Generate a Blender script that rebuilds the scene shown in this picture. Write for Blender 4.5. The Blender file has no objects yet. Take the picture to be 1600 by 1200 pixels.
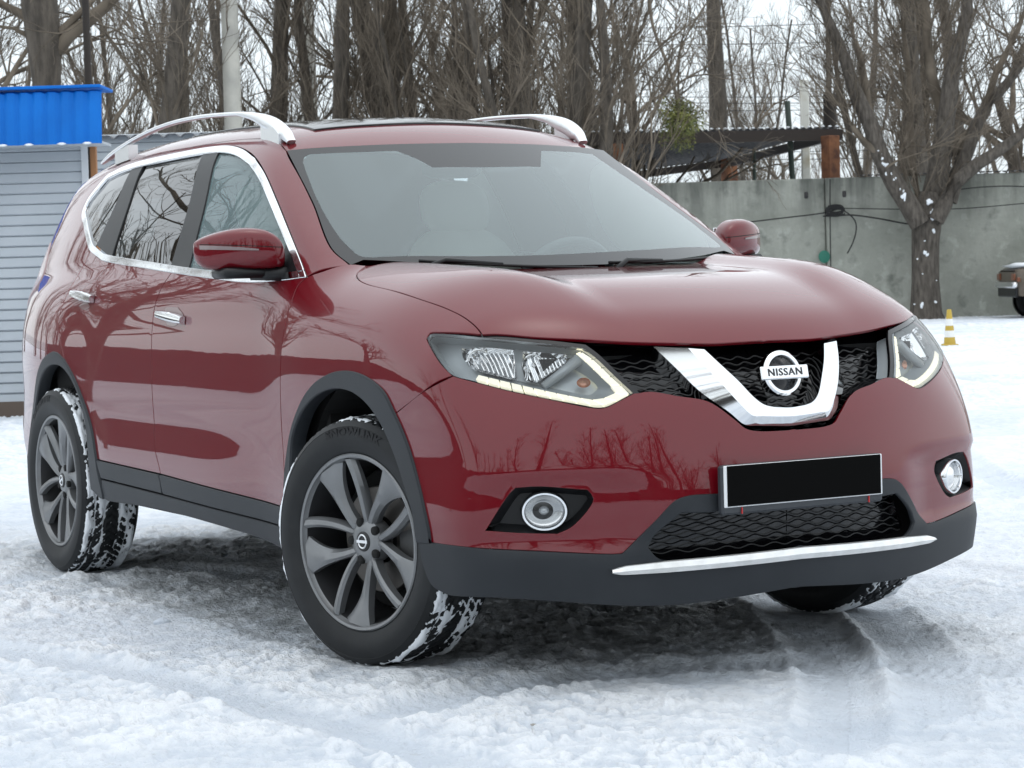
import bpy, bmesh, math, random
import numpy as np
from mathutils import Vector, Matrix
from mathutils.geometry import delaunay_2d_cdt
S = bpy.context.scene
C = S.collection
PI = math.pi
R = math.radians

# ------------------------------------------------------------------ camera
CAM = np.array([6.05984526, -3.70103062, 1.11929050])
YAW, PITCH, ROLL, FPX = 2.63665134, -0.04861736, -0.0289046, 3637.4106
_d = np.array([math.cos(YAW)*math.cos(PITCH), math.sin(YAW)*math.cos(PITCH), math.sin(PITCH)])
_r = np.cross(_d, [0, 0, 1]); _r /= np.linalg.norm(_r); _u = np.cross(_r, _d)
CR = _r*math.cos(ROLL) + _u*math.sin(ROLL)
CU = -_r*math.sin(ROLL) + _u*math.cos(ROLL)
cd = bpy.data.cameras.new('camera'); cam = bpy.data.objects.new('camera', cd); C.objects.link(cam)
cam.matrix_world = Matrix(((CR[0], CU[0], -_d[0], CAM[0]), (CR[1], CU[1], -_d[1], CAM[1]),
                           (CR[2], CU[2], -_d[2], CAM[2]), (0, 0, 0, 1)))
cd.sensor_width = 36; cd.lens = FPX/1600*36; cd.clip_start = .05; cd.clip_end = 3000
S.camera = cam
cd.dof.use_dof = True; cd.dof.focus_distance = 6.3; cd.dof.aperture_fstop = 20.0

# ------------------------------------------------------------------ sky, sun, exposure
SUN_EL, SUN_AZ = 88.0, 80.0         # overcast: the light comes evenly from the whole cloud deck
w = bpy.data.worlds.new('World'); S.world = w; w.use_nodes = True
nt = w.node_tree; nt.nodes.clear()
out = nt.nodes.new('ShaderNodeOutputWorld'); bg = nt.nodes.new('ShaderNodeBackground')
sky = nt.nodes.new('ShaderNodeTexSky'); sky.sky_type = 'NISHITA'; sky.sun_disc = False
sky.sun_elevation = R(SUN_EL); sky.sun_rotation = R(90-SUN_AZ); sky.dust_density = 3.0; sky.air_density = 1.0; sky.ozone_density = 1.0
hs = nt.nodes.new('ShaderNodeHueSaturation'); hs.inputs['Saturation'].default_value = .35
mx = nt.nodes.new('ShaderNodeMix'); mx.data_type = 'RGBA'; mx.inputs[0].default_value = .55
mx.inputs[7].default_value = (6.9, 7.75, 8.3, 1)      # the even veil of cloud
nt.links.new(sky.outputs[0], hs.inputs['Color']); nt.links.new(hs.outputs[0], mx.inputs[6])
nt.links.new(mx.outputs[2], bg.inputs[0]); nt.links.new(bg.outputs[0], out.inputs[0])
bg.inputs[1].default_value = .10
sd = bpy.data.lights.new('sun', 'SUN'); sun = bpy.data.objects.new('sun', sd); C.objects.link(sun)
sd.energy = .5; sd.angle = R(179); sd.color = (1, .96, .9)
sdir = Vector((math.cos(R(SUN_EL))*math.cos(R(SUN_AZ)), math.cos(R(SUN_EL))*math.sin(R(SUN_AZ)), math.sin(R(SUN_EL))))
sun.rotation_euler = (-sdir).to_track_quat('-Z', 'Y').to_euler(); sun.location = sdir*60
S.view_settings.view_transform = 'Standard'; S.view_settings.look = 'None'
S.view_settings.exposure = 0.98; S.view_settings.gamma = 1.0
S.render.engine = 'CYCLES'
S.cycles.use_denoising = True
S.cycles.max_bounces = 8; S.cycles.glossy_bounces = 4; S.cycles.transmission_bounces = 6; S.cycles.transparent_max_bounces = 16
S.cycles.caustics_reflective = False; S.cycles.caustics_refractive = False
rng = random.Random(5); nrg = np.random.default_rng(7)
# ------------------------------------------------------------------ node materials
M = {}
def mat(name, col, rough=.5, metal=0, coat=0, spec=.5, coat_rough=.03, emit=None, estr=0):
    m = bpy.data.materials.new(name); m.use_nodes = True; b = m.node_tree.nodes['Principled BSDF']
    b.inputs['Base Color'].default_value = (*col, 1); b.inputs['Roughness'].default_value = rough
    b.inputs['Metallic'].default_value = metal; b.inputs['Coat Weight'].default_value = coat
    b.inputs['Coat Roughness'].default_value = coat_rough; b.inputs['Specular IOR Level'].default_value = spec
    if emit: b.inputs['Emission Color'].default_value = (*emit, 1); b.inputs['Emission Strength'].default_value = estr
    M[name] = m; return m
def N(m, t, **k):
    n = m.node_tree.nodes.new(t)
    for a, v in k.items(): setattr(n, a, v)
    return n
def L(m, a, b): m.node_tree.links.new(a, b)
def noise_col(m, c1, c2, scale=5, lo=.35, hi=.65, detail=6, bump=0, bscale=None, rough=None, stretch=None, dist=.02):
    b = m.node_tree.nodes['Principled BSDF']
    tc = N(m, 'ShaderNodeTexCoord'); src = tc.outputs['Object']
    if stretch:
        mp = N(m, 'ShaderNodeMapping'); mp.inputs['Scale'].default_value = stretch; L(m, src, mp.inputs[0]); src = mp.outputs[0]
    n = N(m, 'ShaderNodeTexNoise'); n.inputs['Scale'].default_value = scale; n.inputs['Detail'].default_value = detail
    L(m, src, n.inputs['Vector'])
    r = N(m, 'ShaderNodeValToRGB'); r.color_ramp.elements[0].position = lo; r.color_ramp.elements[1].position = hi
    r.color_ramp.elements[0].color = (*c1, 1); r.color_ramp.elements[1].color = (*c2, 1)
    L(m, n.outputs['Fac'], r.inputs[0]); L(m, r.outputs[0], b.inputs['Base Color'])
    if rough:
        rr = N(m, 'ShaderNodeMapRange'); rr.inputs['To Min'].default_value = rough[0]; rr.inputs['To Max'].default_value = rough[1]
        L(m, n.outputs['Fac'], rr.inputs[0]); L(m, rr.outputs[0], b.inputs['Roughness'])
    if bump:
        n2 = N(m, 'ShaderNodeTexNoise'); n2.inputs['Scale'].default_value = bscale or scale*3; n2.inputs['Detail'].default_value = 8
        L(m, src, n2.inputs['Vector'])
        bp = N(m, 'ShaderNodeBump'); bp.inputs['Strength'].default_value = bump; bp.inputs['Distance'].default_value = dist
        L(m, n2.outputs['Fac'], bp.inputs['Height']); L(m, bp.outputs[0], b.inputs['Normal'])
    return m

# ------------------------------------------------------------------ objects
def mesh_obj(name, verts, faces, material, parent=None, normals=None, smooth=True, mats=None, midx=None, sharp=None):
    me = bpy.data.meshes.new(name)
    me.from_pydata([tuple(map(float, v)) for v in verts], [], [tuple(map(int, f)) for f in faces])
    for mm in (mats or [material]): me.materials.append(mm)
    if midx is not None: me.polygons.foreach_set('material_index', np.asarray(midx, dtype=np.int32))
    if smooth: me.polygons.foreach_set('use_smooth', np.ones(len(me.polygons), dtype=bool))
    if sharp is not None: me.set_sharp_from_angle(angle=R(sharp))
    me.update()
    if normals is not None:
        me.normals_split_custom_set_from_vertices([tuple(map(float, n)) for n in normals])
    o = bpy.data.objects.new(name, me); C.objects.link(o)
    if parent is not None: o.parent = parent
    return o
def thing(name, label, cat, loc=(0, 0, 0), rz=0, group=None):
    o = bpy.data.objects.new(name, None); C.objects.link(o); o.empty_display_size = .2
    o.location = loc; o.rotation_euler = (0, 0, rz); tag(o, label, cat, group); return o
def tag(o, label=None, cat=None, group=None, kind=None):
    if label: o['label'] = label
    if cat: o['category'] = cat
    if group: o['group'] = group
    if kind: o['kind'] = kind
    return o
def copy_tree(o, parent=None):
    c = o.copy(); C.objects.link(c)
    if parent is not None: c.parent = parent
    for ch in list(o.children): copy_tree(ch, c)
    return c

class MB:
    """collects simple solids that become one mesh"""
    def __init__(s): s.v = []; s.f = []; s.mi = []
    def add(s, v, f, mi=0):
        b = len(s.v); s.v += [tuple(p) for p in v]; s.f += [tuple(i+b for i in q) for q in f]; s.mi += [mi]*len(f); return s
    def box(s, c, h, rot=None, mi=0, bev=0):
        c = np.array(c, float); h = np.array(h, float)
        if bev:
            pts = []
            for sx in (-1, 1):
                for sy in (-1, 1):
                    for sz in (-1, 1):
                        sg = np.array((sx, sy, sz))
                        for ax in range(3):
                            q = sg*(h-bev); q[ax] = sg[ax]*h[ax]; pts.append(q)
            bm = bmesh.new(); vs = [bm.verts.new(p) for p in pts]; bmesh.ops.convex_hull(bm, input=vs)
            bm.verts.index_update(); v = np.array([x.co[:] for x in bm.verts]); f = [[q.index for q in fc.verts] for fc in bm.faces]; bm.free()
        else:
            v = np.array([(x, y, z) for x in (-1, 1) for y in (-1, 1) for z in (-1, 1)])*h
            f = [(0, 1, 3, 2), (4, 6, 7, 5), (0, 4, 5, 1), (2, 3, 7, 6), (0, 2, 6, 4), (1, 5, 7, 3)]
        if rot is not None: v = v @ np.array(rot).T
        return s.add(v+c, f, mi)
    def tube(s, pts, rad, n=8, mi=0, caps=True, squash=None):
        pts = np.array(pts, float); k = len(pts); rad = np.broadcast_to(np.array(rad, float), (k,))
        t = np.gradient(pts, axis=0); t /= np.linalg.norm(t, axis=1)[:, None]+1e-12
        up = np.array((0, 0, 1.)) if abs(t[0][2]) < .9 else np.array((1., 0, 0))
        a = np.cross(t[0], up); a /= np.linalg.norm(a); v = []
        ang = np.linspace(0, 2*PI, n, endpoint=False)
        for i in range(k):
            a = a - t[i]*(a@t[i]); a /= np.linalg.norm(a)+1e-12; b = np.cross(t[i], a)
            v.append(pts[i]+rad[i]*(np.cos(ang)[:, None]*a+np.sin(ang)[:, None]*b*(squash or 1)))
        v = np.concatenate(v); f = []
        for i in range(k-1):
            for j in range(n):
                f.append((i*n+j, i*n+(j+1) % n, (i+1)*n+(j+1) % n, (i+1)*n+j))
        if caps: f.append(tuple(range(n))[::-1]); f.append(tuple((k-1)*n+j for j in range(n)))
        return s.add(v, f, mi)
    def lathe(s, prof, axis='y', n=48, c=(0, 0, 0), mi=0, close=False):
        """prof: (radius, along) pairs"""
        ang = np.linspace(0, 2*PI, n, endpoint=False); v = []
        for r, h in prof:
            for a in ang:
                x, z = r*math.cos(a), r*math.sin(a)
                v.append({'y': (x, h, z), 'z': (x, z, h), 'x': (h, x, z)}[axis])
        k = len(prof); f = []
        for i in range(k-1 if not close else k):
            i2 = (i+1) % k
            for j in range(n):
                q = (i*n+j, i*n+(j+1) % n, i2*n+(j+1) % n, i2*n+j); f.append(q if axis != 'z' else q[::-1])
        return s.add(np.array(v)+np.array(c), f, mi)
    def build(s, name, m, parent=None, smooth=False, sharp=None):
        ms = m if isinstance(m, (list, tuple)) else [m]
        return mesh_obj(name, s.v, s.f, None, parent, smooth=smooth or sharp is not None, mats=ms, midx=s.mi, sharp=sharp)

# ------------------------------------------------------------------ smooth curves
class Sp:
    """natural cubic spline"""
    def __init__(s, *kv):
        x = np.array([k for k, _ in kv], float); y = np.array([v for _, v in kv], float); o = np.argsort(x); x = x[o]; y = y[o]; n = len(x)
        h = np.diff(x); A = np.eye(n); r = np.zeros(n)
        for i in range(1, n-1):
            A[i, i-1] = h[i-1]; A[i, i] = 2*(h[i-1]+h[i]); A[i, i+1] = h[i]
            r[i] = 6*((y[i+1]-y[i])/h[i]-(y[i]-y[i-1])/h[i-1])
        s.x, s.y, s.h, s.m = x, y, h, np.linalg.solve(A, r)
        s.d0 = (y[1]-y[0])/h[0]-h[0]*s.m[1]/6; s.d1 = (y[-1]-y[-2])/h[-1]+h[-1]*s.m[-2]/6
    def __call__(s, q):
        q = np.asarray(q, float); i = np.clip(np.searchsorted(s.x, q)-1, 0, len(s.x)-2)
        qc = np.clip(q, s.x[0], s.x[-1]); h = s.h[i]; a = (s.x[i+1]-qc)/h; b = (qc-s.x[i])/h
        y = a*s.y[i]+b*s.y[i+1]+((a**3-a)*s.m[i]+(b**3-b)*s.m[i+1])*h*h/6
        return y+np.where(q < s.x[0], (q-s.x[0])*s.d0, 0)+np.where(q > s.x[-1], (q-s.x[-1])*s.d1, 0)
def smax(a, b, k): h = np.maximum(k-np.abs(a-b), 0)/k; return np.maximum(a, b)+h*h*h*k/6
def smin(a, b, k): return -smax(-a, -b, k)
def sstep(a, b, x): t = np.clip((x-a)/(b-a), 0, 1); return t*t*t*(t*(6*t-15)+10)
def catmull(P, step):
    P = np.asarray(P, float)
    if len(P) < 3:
        n = max(2, int(np.linalg.norm(P[-1]-P[0])/step)+1); return P[0]+(P[-1]-P[0])*np.linspace(0, 1, n)[:, None]
    Q = np.vstack([2*P[0]-P[1], P, 2*P[-1]-P[-2]]); outp = []
    for i in range(1, len(Q)-2):
        p0, p1, p2, p3 = Q[i-1:i+3]; n = max(1, int(round(np.linalg.norm(p2-p1)/step)))
        t0 = 0; t1 = t0+np.linalg.norm(p1-p0)**.5; t2 = t1+np.linalg.norm(p2-p1)**.5; t3 = t2+np.linalg.norm(p3-p2)**.5
        t = np.linspace(t1, t2, n, endpoint=False)[:, None]
        A1 = (t1-t)/(t1-t0)*p0+(t-t0)/(t1-t0)*p1; A2 = (t2-t)/(t2-t1)*p1+(t-t1)/(t2-t1)*p2; A3 = (t3-t)/(t3-t2)*p2+(t-t2)/(t3-t2)*p3
        B1 = (t2-t)/(t2-t0)*A1+(t-t0)/(t2-t0)*A2; B2 = (t3-t)/(t3-t1)*A2+(t-t1)/(t3-t1)*A3
        outp.append((t2-t)/(t2-t1)*B1+(t-t1)/(t2-t1)*B2)
    outp.append(P[-1:]); return np.vstack(outp)

# ------------------------------------------------------------------ implicit surfaces and panels cut from them
def grad(F, P, e=2e-3):
    g = np.stack([F(P+np.eye(3)[i]*e)-F(P-np.eye(3)[i]*e) for i in range(3)], -1)
    return g/(np.linalg.norm(g, axis=1)[:, None]+1e-12)
def hit(F, O, D, t0, t1, n=110):
    """first crossing from outside along each ray; the nearest approach when a ray misses"""
    O = np.broadcast_to(O, D.shape); k = len(D); t = np.full(k, float(t0)); a = t.copy(); b = np.full(k, np.nan)
    best = np.full(k, 1e9); bt = t.copy(); act = np.arange(k)
    for _ in range(n):
        f = F(O[act]+D[act]*t[act, None]); inn = f < 0; b[act[inn]] = t[act[inn]]
        im = f < best[act]; ii = act[im]; best[ii] = f[im]; bt[ii] = t[ii]
        act = act[~inn]; f = f[~inn]
        if not len(act): break
        a[act] = t[act]; t[act] += np.clip(f*.55, .0008, .25); act = act[t[act] < t1]
        if not len(act): break
    ok = ~np.isnan(b); hi_ = np.where(ok, b, bt); lo_ = np.where(ok, np.minimum(a, hi_), bt)
    for _ in range(20):
        mid = (lo_+hi_)/2; f = F(O+D*mid[:, None]); lo_ = np.where(ok & (f >= 0), mid, lo_); hi_ = np.where(ok & (f < 0), mid, hi_)
    return O+D*((lo_+hi_)/2)[:, None]
def ray(px):
    px = np.asarray(px, float); d = _d+((px[:, 0]-800)/FPX)[:, None]*CR-((px[:, 1]-600)/FPX)[:, None]*CU
    return d/np.linalg.norm(d, axis=1)[:, None]
def to3(F, pts):
    """trace points: pixels of the photograph dropped on the surface, or points in metres"""
    o = [None]*len(pts); ip = [i for i, p in enumerate(pts) if len(p) == 2]
    if ip:
        h = hit(F, CAM, ray([pts[i] for i in ip]), 3.5, 13)
        for i, q in zip(ip, h): o[i] = q
    for i, p in enumerate(pts):
        if len(p) == 3: o[i] = np.array(p, float)
    return np.array(o)
def basis(d):
    d = np.array(d, float); d /= np.linalg.norm(d); e1 = np.cross((0, 0, 1.), d) if abs(d[2]) < .9 else np.cross((0, 1., 0), d)
    e1 /= np.linalg.norm(e1); return d, e1, np.cross(d, e1)
def inpoly(P, poly):
    x, y = P[:, 0], P[:, 1]; r = np.zeros(len(P), bool); a = poly; b = np.roll(poly, -1, 0)
    for (x1, y1), (x2, y2) in zip(a, b):
        if y1 == y2: continue
        c = ((y1 > y) != (y2 > y)) & (x < (x2-x1)*(y-y1)/(y2-y1)+x1); r ^= c
    return r
def pdist(P, poly):
    d = np.full(len(P), 1e9)
    for a, b in zip(poly, np.roll(poly, -1, 0)):
        ab = b-a; t = np.clip(((P-a)@ab)/(ab@ab+1e-15), 0, 1); d = np.minimum(d, np.linalg.norm(P-(a+t[:, None]*ab), axis=1))
    return d
def area2(p): q = np.roll(p, -1, 0); return .5*np.sum(p[:, 0]*q[:, 1]-q[:, 0]*p[:, 1])
def inset(p, g):
    if area2(p) < 0: p = p[::-1]
    e = np.roll(p, -1, 0)-p; e /= np.linalg.norm(e, axis=1)[:, None]+1e-12; n = np.stack([-e[:, 1], e[:, 0]], -1)
    b = n+np.roll(n, 1, 0); l = np.linalg.norm(b, axis=1); b /= l[:, None]+1e-9
    s = 1/np.clip((b*n).sum(1), .45, 1); return p+b*(g*s)[:, None]
def outline(F, segs, d, step=.012, proj3=True):
    dd, e1, e2 = basis(d); loop = []
    for sg in segs:
        p3 = to3(F, sg); p2 = np.stack([p3@e1, p3@e2], -1); loop.append(catmull(p2, step))
    p = np.vstack(loop); keep = np.linalg.norm(p-np.roll(p, 1, 0), axis=1) > step*.25; p = p[keep]
    return p if area2(p) > 0 else p[::-1]
def drop(F, p2, d, off=0.):
    """points of the panel plane pushed along -d on the surface"""
    dd, e1, e2 = basis(d); B = p2[:, :1]*e1+p2[:, 1:]*e2
    G = lambda P: F(P)-off
    return hit(G, B+dd*2.2, np.broadcast_to(-dd, B.shape).copy(), 0, 6.5)
def clip_half(p, e1, e2, d):
    """cut the loop at the car's centre plane y=0 (keeps y<0); valid when d has no effect on y"""
    yv = lambda q: q[0]*e1[1]+q[1]*e2[1]
    o = []
    for a, b in zip(p, np.roll(p, -1, 0)):
        ya, yb = yv(a), yv(b)
        if ya <= 0: o.append(a)
        if (ya <= 0) != (yb <= 0): t = ya/(ya-yb); o.append(a+(b-a)*t)
    o = np.array(o); r = []
    for a, b in zip(o, np.roll(o, -1, 0)):
        n = max(1, int(np.linalg.norm(b-a)/.02)); r += [a+(b-a)*k/n for k in range(n)]
    return np.array(r)
def tri_panel(F, loops, d, off, h, flange, edge_round=.0025, keep_open=None):
    """returns verts, faces, normals of a trimmed panel; loops[0] is the rim, the rest are holes"""
    dd, e1, e2 = basis(d); rim = loops[0]; lo, hi = rim.min(0), rim.max(0)
    gx, gy = np.meshgrid(np.arange(lo[0]+h/2, hi[0], h), np.arange(lo[1]+h/2, hi[1], h)); g = np.stack([gx.ravel(), gy.ravel()], -1)
    g[:, 0] += (np.round((g[:, 1]-lo[1])/h) % 2)*h*.5*.0
    m = inpoly(g, rim) & (pdist(g, rim) > h*.45)
    for q in loops[1:]: m &= ~inpoly(g, q) & (pdist(g, q) > h*.45)
    g = g[m]; pts = list(map(tuple, np.vstack(list(loops)+[g]))); edges = []; b = 0
    for q in loops: edges += [(b+i, b+(i+1) % len(q)) for i in range(len(q))]; b += len(q)
    vc, _, fc, ov, _, _ = delaunay_2d_cdt([Vector(p) for p in pts], edges, [], 0, 1e-6)
    V2 = np.array([v[:] for v in vc]); T = np.array(fc); cen = V2[T].mean(1); k = inpoly(cen, rim)
    for q in loops[1:]: k &= ~inpoly(cen, q)
    T = T[k]; V = drop(F, V2, d, off); G = grad(F, V); bad = (G@dd) < 0; G[bad] = -G[bad]*0+dd
    a = V[T]; fn = np.cross(a[:, 1]-a[:, 0], a[:, 2]-a[:, 0]); flip = (fn*G[T].mean(1)).sum(1) < 0; T[flip] = T[flip][:, ::-1]
    V = list(V); Nn = list(G); Fc = [tuple(t) for t in T]
    if flange:
        cnt = {}
        for t in T:
            for i in range(3): cnt[(t[i], t[(i+1) % 3])] = 1
        be = [e for e in cnt if (e[1], e[0]) not in cnt]
        if keep_open is not None: be = [e for e in be if not (keep_open(V[e[0]]) and keep_open(V[e[1]]))]
        fan = {}
        for a_, b_ in be:
            ed = V[b_]-V[a_]; n_ = Nn[a_]+Nn[b_]; o_ = np.cross(ed, n_); o_ /= np.linalg.norm(o_)+1e-12
            fan.setdefault(a_, []).append(o_); fan.setdefault(b_, []).append(o_)
        m1, m2 = {}, {}
        for i, os_ in fan.items():
            o_ = np.mean(os_, 0); o_ /= np.linalg.norm(o_)+1e-12; n0 = Nn[i]; base = V[i]
            m1[i] = len(V); V.append(base-n0*edge_round+o_*edge_round*.55); Nn.append((o_+n0*.25)/np.linalg.norm(o_+n0*.25))
            m2[i] = len(V); V.append(base-n0*flange); Nn.append(o_)
        for a_, b_ in be:
            Fc += [(b_, a_, m1[a_], m1[b_]), (m1[b_], m1[a_], m2[a_], m2[b_])]
    return np.array(V), Fc, np.array(Nn)
def mirror(V, Fc, Nn, merge=False):
    V2 = V*[1, -1, 1]; N2 = Nn*[1, -1, 1]; F2 = [tuple(reversed(f)) for f in Fc]; return V2, F2, N2
def panel(name, F, segs, d, material, parent, off=0., gap=.002, h=.03, flange=.014, mode='pair', holes=(), loops=None, step=.012, er=.0025):
    """mode 'pair': one object each side; 'one': traced side only; 'centre': both halves in one mesh"""
    dd, e1, e2 = basis(d)
    ls = loops if loops is not None else [outline(F, segs, d, step)]+[outline(F, q, d, step) for q in holes]
    if mode == 'centre' and abs(dd[1]) < 1e-6: ls[0] = clip_half(ls[0], e1, e2, d)
    if area2(ls[0]) < 0: ls[0] = ls[0][::-1]
    r0 = inset(ls[0], gap)
    if mode == 'centre':
        cz = 3e-3+abs(off)*1.3; c = np.abs(drop(F, ls[0], d, off)[:, 1]) < cz; r0[c] = ls[0][c]
    lp = [r0]+[inset(q, -gap) for q in ls[1:]]
    V, Fc, Nn = tri_panel(F, lp, d, off, h, flange, er, (lambda p: abs(p[1]) < cz) if mode == 'centre' else None)
    if mode == 'centre':
        mid = np.abs(V[:, 1]) < cz; V[mid, 1] = 0; Nn[mid, 1] = 0
        V2, F2, N2 = mirror(V, Fc, Nn); b = len(V)
        return [mesh_obj(name, np.vstack([V, V2]), Fc+[tuple(i+b for i in f) for f in F2], material, parent, np.vstack([Nn, N2]))]
    r = [mesh_obj(name, V, Fc, material, parent, Nn)]
    if mode == 'pair':
        V2, F2, N2 = mirror(V, Fc, Nn); r.append(mesh_obj(name, V2, F2, material, parent, N2))
    return r
def strip(name, F, line, d, width, material, parent, off=.004, thick=.006, mode='pair', closed=False, step=.012, prof=None):
    """a moulding that follows a traced line over the surface: width across, thick above it"""
    p3 = to3(F, line) if not isinstance(line, np.ndarray) else line
    dd, e1, e2 = basis(d); p2 = np.stack([p3@e1, p3@e2], -1); p2 = catmull(p2, step); P = drop(F, p2, d, 0); G = grad(F, P)
    t = np.gradient(P, axis=0); t /= np.linalg.norm(t, axis=1)[:, None]; s = np.cross(G, t); s /= np.linalg.norm(s, axis=1)[:, None]
    prof = prof or [(-.5, -.6), (-.5, .3), (-.36, .85), (0, 1), (.36, .85), (.5, .3), (.5, -.6)]
    wv = np.broadcast_to(np.array(width, float), (len(P),)) if np.ndim(width) == 0 else np.interp(np.linspace(0, 1, len(P)), np.linspace(0, 1, len(width)), width)
    V = np.concatenate([[P[i]+s[i]*wv[i]*a+G[i]*(off+thick*b) for a, b in prof] for i in range(len(P))]); k = len(prof); Fc = []
    for i in range(len(P)-1):
        for j in range(k-1): Fc.append((i*k+j, (i+1)*k+j, (i+1)*k+j+1, i*k+j+1))
    Fc.append(tuple(range(k))); Fc.append(tuple((len(P)-1)*k+j for j in range(k))[::-1])
    os_ = [mesh_obj(name, V, Fc, material, parent, smooth=True, sharp=35)]
    if mode == 'pair': os_.append(mesh_obj(name, V*[1, -1, 1], [f[::-1] for f in Fc], material, parent, smooth=True, sharp=35))
    return os_
# ------------------------------------------------------------------ lattice noise for modelled relief
def vnoise(x, y, seed=0, px=0):
    """smooth value noise 0..1; px: period along x (0 = none)"""
    xi = np.floor(x).astype(np.int64); yi = np.floor(y).astype(np.int64); fx = x-xi; fy = y-yi
    fx = fx*fx*(3-2*fx); fy = fy*fy*(3-2*fy)
    def h(a, b):
        if px: a = a % px
        k = (a*374761393+b*668265263+seed*974634777) & 0xffffffff; k = ((k ^ (k >> 13))*1274126177) & 0xffffffff
        return ((k ^ (k >> 16)) & 0xffff)/65535.
    return (h(xi, yi)*(1-fx)+h(xi+1, yi)*fx)*(1-fy)+(h(xi, yi+1)*(1-fx)+h(xi+1, yi+1)*fx)*fy
def fbm(x, y, seed=0, o=4, gain=.5):
    r = 0; a = 1; t = 0
    for i in range(o): r = r+a*vnoise(x*2**i+i*17.3, y*2**i+i*5.7, seed+i*31); t += a; a *= gain
    return r/t
# ================================================================== THE RED CAR: its surfaces
# metres; x forward from the front axle, y to the car's left, z up
Wp = Sp((-3.75, .66), (-3.55, .765), (-3.3, .832), (-3.0, .880), (-2.7, .902), (-2.0, .908), (-1.0, .908), (-.4, .906), (0, .904), (.3, .898), (.5, .885), (.7, .855), (.9, .80), (1.1, .72))
sec = Sp((.12, -.07), (.25, -.02), (.35, -.004), (.45, .002), (.52, -.002), (.6, -.010), (.7, -.013), (.8, -.010), (.88, -.013), (.95, -.022), (1.0, -.034), (1.06, -.056), (1.12, -.09), (1.25, -.20))
secB = Sp((.12, -.075), (.25, -.04), (.35, -.022), (.42, -.0155), (.46, -.0150), (.54, -.0158), (.62, -.0170), (.70, -.0180), (.77, -.0200), (.80, -.0217), (.85, -.0250), (.90, -.0290), (.93, -.0320), (.96, -.0365), (1.0, -.0438), (1.06, -.057), (1.12, -.078), (1.2, -.13))
bul = Sp((.1, .013), (.30, .013), (.42, .0132), (.46, .0130), (.50, .0122), (.54, .0098), (.58, .0052), (.62, .0012), (.66, 0), (.75, 0), (1.3, 0))
def SEC(x, z):
    g = sstep(-.25, -.75, x)*sstep(-2.9, -2.2, x); return sec(z)*(1-g)+(secB(z)+bul(z)*sstep(-.35, -1.3, x)*sstep(-2.45, -2.0, x))*g
X0 = Sp((.1, .86), (.2, .915), (.3, .940), (.42, .955), (.52, .955), (.6, .945), (.68, .928), (.76, .907), (.83, .880), (.88, .852), (.93, .815), (.98, .76), (1.05, .64))
Hc = Sp((1.1, .62), (.95, .765), (.86, .86), (.80, .925), (.74, .978), (.64, 1.024), (.52, 1.062), (.4, 1.088), (.2, 1.106), (0, 1.118), (-.2, 1.128), (-.45, 1.14), (-1, 1.15), (-4, 1.12))
Rr = Sp((.2, 3.60), (.35, 3.68), (.5, 3.695), (.7, 3.695), (.9, 3.685), (1.1, 3.685), (1.2, 3.665), (1.3, 3.61), (1.6, 3.40), (1.8, 3.2))
Bg = Sp((-3.8, .66), (-3.4, .735), (-3.0, .795), (-2.5, .835), (-1.5, .856), (-.7, .845), (-.3, .81), (.2, .74))
tum = Sp((.3, .6), (.6, .30), (.9, .05), (1.05, .0), (1.15, .028), (1.3, .083), (1.45, .148), (1.55, .198), (1.65, .26))
Rc = Sp((-.7, 1.545), (-.9, 1.605), (-1.1, 1.640), (-1.5, 1.676), (-2, 1.690), (-2.6, 1.676), (-3.1, 1.632), (-3.45, 1.57), (-3.8, 1.47))
def F_low(P):
    x, a, z = P[:, 0], np.abs(P[:, 1]), P[:, 2]
    s = a-(Wp(x)+SEC(x, z))
    f = (x-(X0(z)-.35*a*a-.022*sstep(.36, .56, a)*sstep(.585, .545, z)*sstep(.345, .42, z)))*.92
    u = a-(.575-.09*x)
    h = (z-(Hc(x+.34*a*a)+.030*sstep(-.20, -.02, u)*sstep(.85, .45, x)-.10*smax(u, u*0, .03)-1.0*np.maximum(u, 0)**2))*.93
    r = (-x-(Rr(z)-.25*a*a))*.92
    return smax(smax(smax(s, h, .10), f, .12), r, .22)
def F_up(P):
    x, a, z = P[:, 0], np.abs(P[:, 1]), P[:, 2]
    s = (a-(Bg(x)-tum(z)))*.93
    ws = (x-(-.08-1.875*(z-1.12)-.43*a*a))/2.15
    rf = (z-(Rc(x)-.05*(a/.6)**2-.012*(a/.6)**6))*.97
    r = (-x-(Rr(z)-.22*a*a))*.85
    return smax(smax(smax(s, ws, .07), rf, .13), r, .16)
def F_ws(P):
    x, a, z = P[:, 0], np.abs(P[:, 1]), P[:, 2]
    return (x-(-.08-1.875*(z-1.12)-.43*a*a))/2.15
def F_body(P): return smin(F_low(P), F_up(P), .05)
def top(F, x, y): return tuple(hit(F, np.array([[x, y, 2.5]]), np.array([[0, 0, -1.]]), 0, 3)[0])
def side(F, x, z): return tuple(hit(F, np.array([[x, -1.6, z]]), np.array([[0, 1., 0]]), 0, 2)[0])
def nose(F, z, y=0.): return tuple(hit(F, np.array([[1.6, y, z]]), np.array([[-1., 0, 0]]), 0, 2)[0])
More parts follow.
